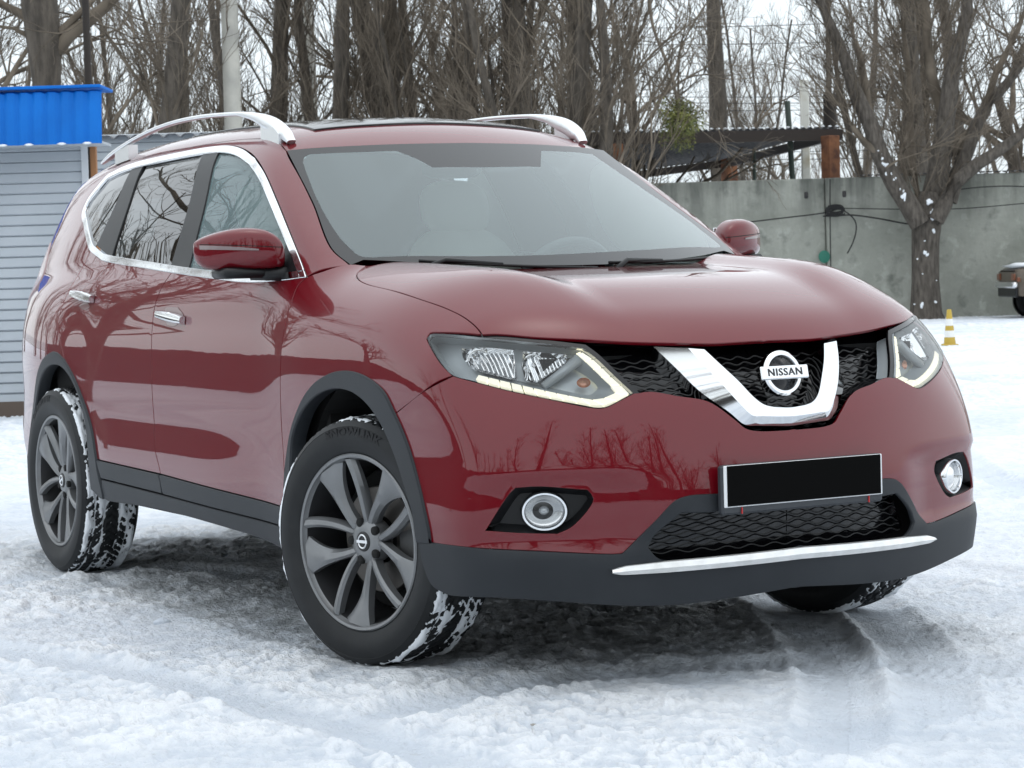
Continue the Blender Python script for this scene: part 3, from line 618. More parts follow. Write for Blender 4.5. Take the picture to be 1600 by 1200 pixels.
    P0 = to3(F_low, [(912, 597)])[0]; fw = np.array((.85, -.5, .1)); fw /= np.linalg.norm(fw); sx = np.cross((0, 0, 1.), fw); sx /= np.linalg.norm(sx); sz = np.cross(fw, sx); mb_ = MB()
    mb_.lathe([(.0001, .0), (.009, .0), (.015, .008), (.017, .010)], 'x', 20); q = np.array(mb_.v); q = P0-fw*.042+q[:, :1]*fw+q[:, 1:2]*sx*1.1+q[:, 2:]*sz*.8; pair('turn_signal', q, mb_.f, M['amber'])
    # sloping divider between main beam and turn signal
    a_, b_ = to3(F_low, [(848, 596), (905, 556)]); G_ = grad(F_low, np.array([a_, b_])); a_ = a_-G_[0]*.03; b_ = b_-G_[1]*.018; up_ = np.array((0, .0, 1.))
    mb_ = MB(); mb_.tube([a_, (a_+b_)/2-G_[0]*.002, b_], [.012, .014, .016], 6); pair('divider', mb_.v, mb_.f, M['lamp_base'])
headlight()
# ------------------------------------------------------------------ fog lamps
fo_ = outline(F_low, fog, (.8, -.6, 0)); fd = (.8, -.6, 0)
fl3 = drop(F_low, inset(fo_, -.003), fd, -.002); ff3 = drop(F_low, inset(fo_, .018), fd, -.04); n = len(fl3)
Vb, Fb, Nb = tri_panel(F_low, [inset(fo_, .016)], fd, -.04, .04, 0, 0)
for sgn in (1, -1):
    root = bpy.data.objects.new('fog_lamp', None); C.objects.link(root); root.parent = car; sc_ = np.array((1, sgn, 1)); fx = lambda F_: [tuple(f) if sgn > 0 else tuple(f[::-1]) for f in F_]
    mesh_obj('bezel', np.vstack([fl3, ff3])*sc_, fx([(j, (j+1) % n, n+(j+1) % n, n+j)[::-1] for j in range(n)]), M['black_plastic'], root)
    mesh_obj('bezel_floor', Vb*sc_, fx(Fb), M['black_plastic'], root, Nb*sc_)
    P0 = to3(F_low, [(851, 800)])[0]; fw = np.array((math.cos(R(27)), -math.sin(R(27)), .0)); sx = np.array((-fw[1], fw[0], 0)); P0 = P0-fw*.012
    def onf(v): v = np.asarray(v, float); return (P0+v[:, :1]*fw+v[:, 1:2]*sx*1.12+v[:, 2:]*np.array((0, 0, 1.))*.93)*sc_
    mb = MB(); mb.lathe([(.046, -.04), (.046, .004), (.048, .009), (.053, .009), (.057, .003), (.058, -.04)], 'x', 48); mesh_obj('ring', onf(mb.v), fx(mb.f), M['chrome'], root, sharp=40)
    mb = MB(); mb.lathe([(.0001, .004), (.02, .002), (.038, -.006), (.046, -.014)], 'x', 40); mesh_obj('lens', onf(mb.v), fx(mb.f), M['lamp_glass'], root)
    mb = MB(); mb.lathe([(.0001, -.016), (.010, -.018), (.013, -.032), (.03, -.026), (.047, -.010)], 'x', 40); mesh_obj('reflector', onf(mb.v), fx(mb.f), mat('fog_reflector', (.38, .39, .40), .25, .9), root)
# ------------------------------------------------------------------ lower grille, strip, number plate
lg = panel('lower_grille', F_low, [[(1005, 862), (1020, 835), (1062, 795)], [(1062, 795), (1130, 790), (1300, 775)], [(1300, 775), (1300, 860)], [(1300, 860), (1164, 880), (1100, 882), (1005, 870)]], (1, 0, 0), M['gloss_black'], car, off=-.06, mode='centre', h=.06, flange=0, gap=0)[0]
mb = MB(); row = 0
for z in np.arange(.355, .52, .0165):
    ymax = np.interp(z, (.355, .42, .52), (.45, .43, .36)); ys = np.arange(-ymax, ymax, .01); zz = z+.0045*np.sin(ys*2*PI/.075+(row % 2)*PI)
    P = hit(F_low, np.stack([np.full_like(ys, 1.5), ys, zz], -1), np.tile((-1., 0, 0), (len(ys), 1)), 0, 2); mb.tube(P-grad(F_low, P)*.045, .0020, 5); row += 1
mb.build('grille_mesh', mat('mesh_low', (.008, .008, .008), .45), lg, smooth=True)
loft('opening_wall', [drop(F_low, resample(outline(F_low, low_open, (.8, -.6, 0)), 90), (.8, -.6, 0), o) for o in (.0, -.06)], M['dark_cladding'], lg, mode='pair') if 0 else None
st_t = [(971, 893), (985, 889), (1011, 884), (1230, 864), (1374, 844), (1452, 841)]
zb = lambda l, o: traced(F_low, l, (1, 0, 0), o, 70)
sy = np.linspace(-.535, 0, 50); zt_ = np.interp(sy, (-.535, -.50, -.40, 0), (.327, .336, .342, .352)); zb_ = np.interp(sy, (-.535, -.51, -.40, 0), (.319, .314, .314, .322))
def nline(zs, o): P = hit(F_low, np.stack([np.full_like(sy, 1.6), sy, zs], -1), np.tile((-1., 0, 0), (len(sy), 1)), 0, 2); q = P+grad(F_low, P)*o; q[-1, 1] = 0; return q
loft('bumper_strip', [nline(zt_, .0), nline(zt_, .012), nline((zt_+zb_)/2, .019), nline(zb_, .014), nline(zb_, .0)], M['strip_silver'], car, mode='centre', sharp=30)
pl_ = bpy.data.objects.new('number_plate', None); C.objects.link(pl_); pl_.parent = car
pc = np.array((.972, 0, .5275))
MB().box(pc+[-.012, 0, -.004], (.012, .266, .066), bev=.006).build('holder', M['holder_grey'], pl_, sharp=30)
MB().box(pc+[.002, 0, .006], (.003, .261, .0555), bev=.002).build('plate_rim', M['plate_white'], pl_, sharp=30)
MB().box(pc+[.0045, 0.001, .007], (.0025, .2535, .0535), bev=.001).build('plate_face', M['plate_black'], pl_, sharp=30)
for yy in (-.205, .215): MB().box(pc+[.0015, yy, -.060], (.0025, .0012, .0085)).build('holder_mark', M['red_mark'], pl_)
# ------------------------------------------------------------------ mirrors
MS = np.array([  # y, centre x, half depth, z top, z bottom
    (-.812, -.622, .022, 1.205, 1.155), (-.820, -.627, .046, 1.226, 1.150), (-.838, -.636, .064, 1.250, 1.148), (-.870, -.650, .076, 1.269, 1.146), (-.920, -.666, .078, 1.276, 1.146), (-.970, -.686, .071, 1.271, 1.146), (-1.010, -.706, .058, 1.260, 1.149), (-1.036, -.720, .042, 1.249, 1.157), (-1.052, -.731, .024, 1.238, 1.176), (-1.057, -.736, .008, 1.231, 1.198)])
ms = catmull(MS, .008); an_ = np.linspace(0, 2*PI, 41)[:-1]; PW = 2/3.3
def msec(row, a): c_, s_ = np.cos(a), np.sin(a); cx_ = np.sign(c_)*np.abs(c_)**PW; cz_ = np.sign(s_)*np.abs(s_)**PW; return np.stack([row[1]+row[2]*np.where(cx_ > 0, cx_, cx_*.5), np.full_like(a, row[0]), (row[3]+row[4])/2+(row[3]-row[4])/2*cz_], -1)
def mfront(y, z):
    r_ = np.array([np.interp(-y, -ms[:, 0], ms[:, k]) for k in range(5)]); q = np.clip(np.abs(z-(r_[3]+r_[4])/2)/((r_[3]-r_[4])/2), 0, .999); return r_[1]+r_[2]*(1-q**3.3)**(1/3.3)
mrows = [msec(r_, an_) for r_ in ms]; mrows = [mrows[0]*.03+mrows[0].mean(0)*.97]+mrows+[mrows[-1].mean(0)*.97+mrows[-1]*.03]
for sgn in (1, -1):
    root = bpy.data.objects.new('door_mirror', None); C.objects.link(root); root.parent = car; s3 = np.array((1, sgn, 1))
    loft('mirror_shell', [r_*s3 for r_ in mrows], M['red_paint'], root, closed_rows=True, sharp=180)
    def mband(name, y0, y1, zf, hw, th, m, n=40):
        ys_ = np.linspace(y0, y1, n); t_ = np.linspace(0, 1, n); R_ = []
        for k, (dz, dx) in enumerate(((1, -.01), (1, th), (-1, th), (-1, -.01))): R_.append(np.array([(mfront(y, zf(t)+dz*hw(t))+dx, y, zf(t)+dz*hw(t)) for y, t in zip(ys_, t_)])*s3)
        loft(name, R_, m, root)
    mband('mirror_signal', -1.051, -.905, lambda t: 1.2185-.012*t, lambda t: .0062-.0038*t*t, .0022, mat('signal_clear', (.22, .17, .17), .25, coat=.6))
    mband('mirror_seam', -1.053, -.822, lambda t: 1.2275-.016*t, lambda t: .0011, .0006, M['void_black'])
    mb = MB(); mb.box((-.672, -.925, 1.136), (.060, .082, .017), bev=.010); mb.tube([(-.66, -.90, 1.134), (-.62, -.85, 1.131), (-.585, -.80, 1.128)], [.022, .022, .024], 10)
    mb.v = [tuple(np.array(p)*s3) for p in mb.v]; mb.build('mirror_base', M['black_plastic'], root, smooth=True)
    mb = MB(); mb.box((-.703, -.91, 1.21), (.003, .055, .038), bev=.002); mb.v = [tuple(np.array(p)*s3) for p in mb.v]; mb.build('mirror_glass', M['chrome'], root)
# ------------------------------------------------------------------ door handles
for (pts, cup) in ((((117, 460), (132, 464), (148, 468)), [(134, 470), (141, 479), (133, 484), (124, 478)]), (((251, 491), (270, 496), (290, 501)), [(278, 480), (287, 494), (276, 508), (262, 508), (258, 484)])):
    strip('door_handle', F_body, list(pts), (0, -1, 0), [.027, .034, .036, .034, .027], M['chrome'], car, off=.010, thick=.013)
    panel('handle_cup', F_body, [cup+cup[:1]], (0, -1, 0), M['void_black'] if 0 else mat('cup_red', (.10, .003, .006), .3, coat=1), car, off=.0012, h=.03, flange=0, gap=0)
# ------------------------------------------------------------------ roof rails, sunroof, wipers
for sgn in (1, -1):
    rx = [(-1.075, 1.574, .563), (-1.10, 1.605, .566), (-1.155, 1.638, .570), (-1.24, 1.666, .574), (-1.4, 1.690, .578), (-1.6, 1.703, .582), (-1.85, 1.711, .585), (-2.1, 1.709, .585), (-2.35, 1.695, .582), (-2.6, 1.668, .578), (-2.8, 1.640, .570), (-2.98, 1.606, .562)]
    P = catmull(np.array([(a, -c_*sgn, b) for a, b, c_ in rx]), .03); n_ = len(P); t_ = np.linspace(0, 1, n_)
    wd = np.interp(t_, (0, .03, .10, .22, .8, .93, 1), (.016, .022, .022, .015, .014, .017, .008)); ht = np.interp(t_, (0, .03, .10, .15, .22, .8, .93, 1), (.010, .026, .025, .014, .0075, .0075, .010, .006))
    tt = np.gradient(P, axis=0); tt /= np.linalg.norm(tt, axis=1)[:, None]; sx = np.cross(tt, (0, 0, 1.)); sx /= np.linalg.norm(sx, axis=1)[:, None]; sz = np.cross(sx, tt)
    aa = np.linspace(0, 2*PI, 17)[:-1]; ca = np.sign(np.cos(aa))*np.abs(np.cos(aa))**.6; sa = np.sign(np.sin(aa))*np.abs(np.sin(aa))**.6
    rows = [P[i]+sx[i]*wd[i]*ca[:, None]+sz[i]*(ht[i]*sa[:, None]-ht[i]) for i in range(n_)]
    rows = [P[0]+(rows[0]-P[0])*.02]+rows+[P[-1]+(rows[-1]-P[-1])*.02]; rail = loft('roof_rail', rows, M['satin_silver'], car, closed_rows=True, sharp=60)[0]
    for (x0, x1) in ((-1.12, -1.27), (-2.58, -2.74)):
        mb = MB(); k_ = 8; xs = np.linspace(x0, x1, k_); up_ = np.interp(-xs, [-q[0] for q in rx], [q[1] for q in rx]) - .02; lo2 = np.array([top(F_up, x_, -.575)[2] for x_ in xs])-.01
        up_ = np.maximum(up_, lo2+.004); v = []
        for x_, u_, l_ in zip(xs, up_, lo2):
            for dy in (-.019, .019): v += [(x_, (-.575+dy)*sgn, l_), (x_, (-.575+dy)*sgn, u_)]
        f = []
        for i in range(k_-1): b = i*4; f += [(b, b+4, b+5, b+1), (b+2, b+3, b+7, b+6), (b+1, b+5, b+7, b+3)]
        f += [(0, 1, 3, 2), ((k_-1)*4, (k_-1)*4+2, (k_-1)*4+3, (k_-1)*4+1)]; mb.add(v, f); mb.build('rail_foot', M['satin_silver'], rail)
strip('roof_ditch', F_up, [(453, 232), (448, 222)]+ditch, (0, -.3, 1), .013, M['black_plastic'], car, off=-.009, thick=.009)
sg = panel('sunroof', F_up, [[(-1.17, -.44, 1.6), (-1.13, -.2, 1.6), (-1.125, 0, 1.6), (-1.13, .1, 1.6)], [(-1.13, .1, 1.6), (-2.3, .1, 1.6)], [(-2.3, .1, 1.6), (-2.3, -.44, 1.6)], [(-2.3, -.44, 1.6), (-1.17, -.44, 1.6)]], (0, 0, 1), M['gloss_black'], car, off=.006, mode='centre', h=.05, er=.003)
for y0, y1 in ((-.52, .0), (.06, .55)):
    ys = np.linspace(y0, y1, 24); P = np.array([top(F_ws, -.075-.30*(q/.72)**2-.028*(1-abs(i/23)), q) for i, q in enumerate(ys)])
    mb = MB(); mb.tube(P+np.array((.003, 0, .004)), .005, 6); mb.tube([P[0]+[.05, .0, -.02], P[3]+[.006, 0, .010], P[10]+[.003, 0, .008]], [.010, .009, .005], 8); mb.build('wiper', M['black_plastic'], car, smooth=True)
# ------------------------------------------------------------------ cabin
def superell(c, h, p=2.6, nu=28, nv=18, lean=0.):
    V = []
    for i in range(nv+1):
        ph = PI*i/nv
        for j in range(nu):
            th = 2*PI*j/nu; d_ = np.array((math.cos(th)*math.sin(ph), math.sin(th)*math.sin(ph), math.cos(ph))); e_ = np.abs(d_/np.array(h)); q = d_*(e_**p).sum()**(-1/p); q[0] -= lean*q[2]; V.append(np.array(c)+q)
    return V, [(i*nu+j, (i+1)*nu+j, (i+1)*nu+(j+1) % nu, i*nu+(j+1) % nu) for i in range(nv) for j in range(nu)]
for y_ in (-.37, .37):
    root = bpy.data.objects.new('front_seat', None); C.objects.link(root); root.parent = car
    for nm_, c_, h_, le in (('seat_cushion', (-1.3, y_, .62), (.27, .26, .10), 0), ('backrest', (-1.60, y_, .93), (.10, .255, .36), .28), ('headrest', (-1.71, y_, 1.36), (.055, .14, .105), .2)):
        v, f = superell(c_, h_, 2.8, lean=le); mesh_obj(nm_, v, f, M['cream_leather'], root)
v, f = superell((-2.55, 0, .95), (.12, .66, .36), 5, lean=.25); mesh_obj('rear_seat', v, f, M['cream_leather'], car)
sw = bpy.data.objects.new('steering_wheel', None); C.objects.link(sw); sw.parent = car
an = np.linspace(0, 2*PI, 49); swc = np.array((-.93, .38, 1.045)); ax1 = np.array((0, 1., 0)); ax2 = np.array((.42, 0, .91))
mb = MB(); mb.tube([swc+.188*(math.cos(a)*ax1+math.sin(a)*ax2) for a in an], .016, 8, caps=False); mb.build('rim', M['dash_grey'], sw, smooth=True)
mb = MB(); mb.box(swc+[.02, 0, -.01], (.03, .07, .06), bev=.02)
for a in (0, PI, -PI/2): mb.tube([swc, swc+.18*(math.cos(a)*ax1+math.sin(a)*ax2)], .018, 6)
mb.build('spokes', M['dash_grey'], sw, smooth=True)
dv = []
for x_, z_ in ((-.18, 1.085), (-.35, 1.11), (-.62, 1.10), (-.76, 1.06), (-.80, .98), (-.78, .7)):
    dv.append(np.array([(x_-.22*(y_/.72)**2, y_, z_-.02*(y_/.72)**2) for y_ in np.linspace(-.74, .74, 20)]))
loft('dashboard', dv, M['dash_grey'], car, sharp=60)
v, f = superell((-1.02, 0, 1.475), (.02, .115, .035), 4); mesh_obj('inner_mirror', v, f, M['black_plastic'], car)
panel('headliner', F_up, [[(-1.10, -.53, 1.6), (-1.02, 0, 1.6), (-1.05, .1, 1.6)], [(-1.05, .1, 1.6), (-3.42, .1, 1.6)], [(-3.42, .1, 1.6), (-3.42, -.5, 1.6)], [(-3.42, -.5, 1.6), (-1.10, -.53, 1.6)]], (0, 0, 1), M['headliner'], car, off=-.05, mode='centre', h=.08, flange=0)
# inner door skins, floor and wheel wells keep daylight out of the body
mb = MB()
for sgn in (1, -1):
    mb.box((-1.6, sgn*.78, .68), (1.30, .03, .36)); mb.box((-1.3, sgn*.80, .40), (.82, .035, .09))
    for cx in (0, -2.68):
        m2 = MB(); qa = np.linspace(-.02*PI, 1.02*PI, 30); o_ = [(cx+.43*math.cos(q), .40+.43*math.sin(q)) for q in qa]; yo, yi = sgn*.835, sgn*.50
        v = [(x_, yo, z_) for x_, z_ in o_]+[(x_, yi, z_) for x_, z_ in o_]+[(cx, yi, .40)]; n_ = len(o_)
        m2.add(v, [(i, i+1, n_+i+1, n_+i) for i in range(n_-1)]+[(n_+i, n_+i+1, 2*n_) for i in range(n_-1)]); mb.add(m2.v, m2.f)
mb.box((-1.35, 0, .31), (.86, .60, .06)); mb.box((.05, 0, .55), (.62, .52, .33)); mb.box((-3.0, 0, .52), (.58, .60, .22)); mb.box((.55, 0, .36), (.2, .58, .08)); mb.box((-3.35, 0, .45), (.22, .74, .15)); mb.box((-.45, 0, .75), (.05, .78, .33)); mb.box((.62, 0, .66), (.04, .62, .22))
mb.build('underbody', M['void_black'], car)
# ------------------------------------------------------------------ wheels: axle along y, outer face at -y, parts shared by the four wheels
noise_col(mat('tyre_wall', (.022, .023, .025), .55, spec=.35), (.006, .007, .008), (.014, .0155, .017), 14, .35, .7, rough=(.45, .65))
def polar(r, a, y): return np.stack([r*np.cos(a), np.broadcast_to(y, r.shape) if np.ndim(y) == 0 else y, r*np.sin(a)], -1)
def make_wheel():
    root = bpy.data.objects.new('wheel', None); C.objects.link(root)
    # tyre
    n = 300; A = np.linspace(0, 2*PI, n, endpoint=False)
    prof = [(.240, -.086), (.253, -.096), (.259, -.1035), (.263, -.1055), (.268, -.1075), (.288, -.1155), (.306, -.117), (.325, -.1145), (.333, -.1125), (.334, -.1135), (.343, -.1065), (.349, -.1015)]
    ty = np.linspace(-.098, .098, 37); rows = []
    for r, y in prof: rows.append(polar(np.full(n, r), A, y))
    for y in ty:
        rr = .3615-.009*(abs(y)/.098)**3; g = np.zeros(n)
        for gy in (-.030, .030, -.066, .066): g = np.maximum(g, 1-abs(y-gy)/.0055)
        ph = (A*64/(2*PI)+abs(y)*26+(.5 if abs(y) > .066 else 0)) % 1; lat = np.clip(1-np.abs(ph-.5)/.13, 0, 1)
        g = np.maximum(np.clip(g, 0, 1), np.clip(lat*1.8, 0, 1)*(1 if abs(y) > .03 else .6)); rows.append(polar(rr-.0085*np.clip(g*1.5, 0, 1), A, y))
    for r, y in prof[::-1]: rows.append(polar(np.full(n, r), A, -y))
    loft('tyre', rows, M['tyre_wall'], root, closed_rows=True, sharp=42)
    # snow packed in the tread
    n = 420; A = np.linspace(0, 2*PI, n, endpoint=False); ys = np.linspace(-.112, .108, 56); u = A/(2*PI)*44; rows = []
    for y in ys:
        yy = np.full(n, y); k = vnoise(u, yy*46, 3, 44)*.42+vnoise(u*.5, yy*20, 9, 22)*.42+vnoise(u*3, yy*150, 5, 132)*.22+.10*vnoise(u*9, yy*420, 6, 396)
        rr = .3615-.009*(abs(y)/.098)**3-.045*max(0, abs(y)-.098)/.012; e_ = .020*sstep(.05, .105, abs(y))
        rows.append(polar(rr-.0125+.026*np.clip(k-.365, -.3, .5)*1.15+e_*.45, A, y))
    loft('packed_snow', rows, M['snow_stuck'], root, closed_rows=True, sharp=180)
    # rim barrel and lip
    mb = MB(); mb.lathe([(.2535, -.094), (.2558, -.103), (.2520, -.1065), (.2445, -.1045), (.242, -.097), (.238, -.090)], 'y', 96)
    rim = mb.build('rim', M['rim_grey'], root, sharp=35)
    mb = MB(); mb.lathe([(.238, -.090), (.230, -.05), (.220, .02), (.230, .09), (.242, .10)], 'y', 72); mb.build('rim_barrel', mat('barrel_dark', (.03, .03, .032), .5, .3), root, smooth=True)
    # spokes
    def blade(th0, th1, w0, w1, skew, yb=.0, pw=2.):
        v = []; K = 16
        for i in range(K):
            t = i/(K-1); r = .050+(.240-.050)*t; th = R(th0+(th1-th0)*t**.8); w = w0+(w1-w0)*t**pw; yf = -.0655-.0335*t**.55+yb; wl, wr = w*(.5+skew*.5), w*(.5-skew*.5)
            rad = np.array((math.cos(th), 0, math.sin(th))); tan = np.array((-math.sin(th), 0, math.cos(th))); ax = np.array((0, 1., 0)); dpt = .034-.010*t
            for off, yy in ((-wr*1.0, yf+dpt), (-wr, yf+.013), (-wr*.35, yf+.0015), (wl*.55, yf-.0025), (wl, yf+.004), (wl, yf+dpt)): v.append(rad*r+tan*off+ax*yy)
        k = 6; f = [(i*k+j, i*k+j+1, (i+1)*k+j+1, (i+1)*k+j) for i in range(K-1) for j in range(k-1)]+[tuple(range(k))[::-1], tuple((K-1)*k+j for j in range(k))]
        return v, f
    for q in range(5):
        mb = MB(); v, f = blade(66+72*q, 47+72*q, .027, .122, .10, 0, 3.0); mb.add(v, f); v, f = blade(78+72*q, 97+72*q, .022, .034, .2, -.0012, 1.2); mb.add(v, f)
        mb.build('spoke', M['rim_grey'], root, sharp=32)
    mb = MB(); mb.lathe([(.0001, -.078), (.036, -.078), (.046, -.0765), (.064, -.067), (.068, -.05), (.062, -.02), (.0001, -.02)], 'y', 60); hubm = mb.build('hub', M['rim_grey'], root, sharp=30)
    for q in range(5):
        a = R(36+72*q); mb = MB(); mb.lathe([(.0001, -.0705), (.0125, -.0712), (.0135, -.060)], 'y', 20, (.056*math.cos(a), -.0065, .056*math.sin(a)))
        mb.build('lug_hole', M['void_black'], root, smooth=True)
    mb = MB(); mb.lathe([(.0001, -.0815), (.026, -.0812), (.029, -.079), (.030, -.074)], 'y', 40); cap = mb.build('centre_cap', M['mesh_black'], root, sharp=30)
    mb = MB(); aa = np.linspace(0, 2*PI, 41); mb.tube([(.017*math.cos(a), -.0825, .019*math.sin(a)) for a in aa], .0027, 6, caps=False); mb.box((0, -.0835, 0), (.0225, .0015, .0042)); mb.build('cap_emblem', M['satin_silver'], root, smooth=False)
    # brake
    mb = MB(); mb.lathe([(.07, -.012), (.152, -.012), (.155, -.008), (.155, .012), (.07, .012)], 'y', 60); mb.build('brake_disc', M['brake_metal'], root, sharp=30)
    v = [(r_*math.cos(a), y_, r_*math.sin(a)) for a in np.linspace(-.55, .25, 10) for r_, y_ in ((.115, -.04), (.185, -.04), (.185, .03), (.115, .03))]
    f = [(i*4+j, i*4+(j+1) % 4, i*4+4+(j+1) % 4, i*4+4+j) for i in range(9) for j in range(4)]+[(0, 1, 2, 3)[::-1], (36, 37, 38, 39)]
    MB().add(v, f).build('caliper', M['caliper'], root, sharp=40)
    MB().lathe([(.0001, .03), (.2, .03), (.21, .05)], 'y', 40).build('dust_shield', M['void_black'], root)
    # moulded lettering on the sidewall
    def bend(c):
        a = R(88)-c[:, 0]/.318; r = .318+c[:, 1]; return np.stack([r*np.cos(a), -.1163-c[:, 2], r*np.sin(a)], -1)
    text_mesh('sidewall_lettering', 'SNOWLINK', .034, .0007, bend, M['rubber'], root, bold=.0012, squeeze=1.25)
    return root
w0 = make_wheel()
STEER = 15.5
for i, (x, s, spin) in enumerate(((0, -1, 0), (-2.705, -1, 24), (0, 1, 40), (-2.705, 1, 10))):
    o = w0 if i == 0 else copy_tree(w0)
    o.parent = car; rz = (R(STEER) if x == 0 else 0)+(PI if s > 0 else 0); o.location = (x, s*.79, .355); o.rotation_mode = 'XYZ'
    o.rotation_euler = (0, R(-spin), rz)
# ================================================================== THE YARD
FW = np.array((_d[0], _d[1], 0.)); FW /= np.linalg.norm(FW); RT = np.array((FW[1], -FW[0], 0.)); G0 = np.array((CAM[0], CAM[1], 0.))
def gd_(lat, dep, z=0.): return G0+RT*lat+FW*dep+np.array((0, 0, z))          # yard coordinates: metres right of and ahead of the viewpoint
def at(px, py, dep):                                                           # a pixel of the photograph at a known distance
    d = _d+((px-800)/FPX)*CR-((py-600)/FPX)*CU; t = dep/(d@FW); return CAM+d*t
YR = math.atan2(RT[1], RT[0])
# ------------------------------------------------------------------ snow covered ground: one sheet, fine near the car, reaching the horizon
def gpx(l): D = ray(l); return (CAM+D*(-CAM[2]/D[:, 2:]))[:, :2]
TRK = [catmull(gpx(l), .12) for l in ([(1335, 938), (1385, 975), (1428, 1015), (1452, 1060), (1460, 1110)], [(420, 905), (300, 893), (200, 893), (60, 905), (-60, 925)], [(560, 1130), (800, 1075), (1050, 1045), (1330, 1040), (1700, 1060)], [(1210, 940), (1265, 985), (1300, 1030), (1316, 1090), (1310, 1170)], [(-50, 1010), (300, 1075), (700, 1190), (800, 1230)], [(1480, 700), (1540, 745), (1640, 780)], [(1490, 590), (1560, 600), (1640, 604)])]
LOOSE_LIT = [None]
def ground_h(x, y):
    h = .03*(fbm(x*.25, y*.25, 1, 3)-.5)
    dx, dy = x-0, y
    rough = sstep(.42, .60, fbm(x*.9+3, y*.9, 21, 4))
    c1 = np.abs(2*vnoise(x*9, y*9, 2)-1); c2 = np.abs(2*vnoise(x*21+5, y*21, 4)-1)
    h = h+.012*(fbm(x*3.2, y*3.2, 8, 4)-.5)
    wx = x+.03*vnoise(x*13, y*13, 71); wy = y+.03*vnoise(x*13+4, y*13, 72)
    chip = sstep(.50, .60, vnoise(wx*19, wy*19, 14))*vnoise(wx*7, wy*7, 15); chip2 = sstep(.52, .62, vnoise(wx*37+3, wy*37, 16))*vnoise(wx*11, wy*11, 17)
    h = h+(.42+.58*rough)*(.010*sstep(.25, .9, vnoise(x*5.5+y, y*5.5, 7))*(1-c1)+.009*(1-c2)*sstep(.3, .8, vnoise(x*8, y*8, 12))+.013*chip+.012*chip2+.007*(fbm(x*45, y*45, 13, 3)-.5))+.005*(fbm(x*48, y*48, 33, 3)-.5)+.006*sstep(.5, .62, vnoise(wx*52, wy*52, 19))*vnoise(x*5, y*5, 18)
    LOOSE_LIT[0] = np.clip(.75*chip+.75*chip2+.8*sstep(.5, .62, vnoise(wx*52, wy*52, 19))*vnoise(x*5, y*5, 18)+1.3*(fbm(x*26, y*26, 77, 4)-.47), 0, 1)*(.45+.55*rough)+.35*sstep(.45, .6, fbm(x*1.7, y*1.7, 78, 4))  # loose chips whiter, hollows greyer: also paints the relief's small light and shade
    # wheel tracks: the car's own, a curved one and two crossing the yard
    for off, w_, dp, sd in ((-.79, .13, .016, 1), (.79, .13, .016, 1), (1.7, .15, .02, 3), (3.1, .15, .02, 3)):
        if sd == 1: q = np.where(x < .1, y-off, 9.)
        elif sd == 2: q = (y-.62*x+1.1)*.85-off
        else: q = (y+.1*x)-off-.5*np.sin(x*.25)
        m = np.exp(-(q/w_)**4); ed = np.exp(-((np.abs(q)-w_*1.25)/.05)**2); br = sstep(.35, .6, fbm(x*.8+sd, y*.8, 40+sd, 2)) if sd > 1 else 1
        h = h-dp*m*br*(1-.5*rough)+.012*ed*br*fbm(x*9, y*9, 50, 3)
        h = h+.002*m*br*np.sin(2*PI*(x if sd != 2 else (x*.85+y*.53))/.075)*(np.abs(q) < w_)
    for tp in TRK:
        dd_ = np.full(x.shape, 9.); ss_ = np.zeros(x.shape); acc = 0.
        for a, b in zip(tp[:-1], tp[1:]):
            ab = b-a; l_ = np.hypot(*ab); t_ = np.clip(((x-a[0])*ab[0]+(y-a[1])*ab[1])/l_**2, 0, 1); d_ = np.hypot(x-a[0]-t_*ab[0], y-a[1]-t_*ab[1]); m_ = d_ < dd_; dd_ = np.where(m_, d_, dd_); ss_ = np.where(m_, acc+t_*l_, ss_); acc += l_
        m = np.exp(-(dd_/.095)**4); LOOSE_LIT[0] = LOOSE_LIT[0]*(1-.85*m); h = h*(1-.8*m)-.012*m+.009*np.exp(-((dd_-.125)/.022)**2)*(.4+fbm(x*12, y*12, 51, 3))+.005*m*np.sin(2*PI*ss_/.048)*(np.abs(dd_-.05) < .03)
    # hold the snow under the tyres at wheel level
    for cx, cy in ((0, -.79), (0, .79), (-2.705, -.79), (-2.705, .79)):
        g = np.exp(-(((x-cx)/.22)**2+((y-cy)/.20)**2)); h = h*(1-g)+(-.002)*g
        rr = np.sqrt(((x-cx)/1.1)**2+(y-cy)**2); h = h+.018*np.exp(-((rr-.30)/.09)**2)*fbm(x*7, y*7, 60, 3)
    far = np.sqrt((x-3)**2+y**2); return h*(1+0*far)
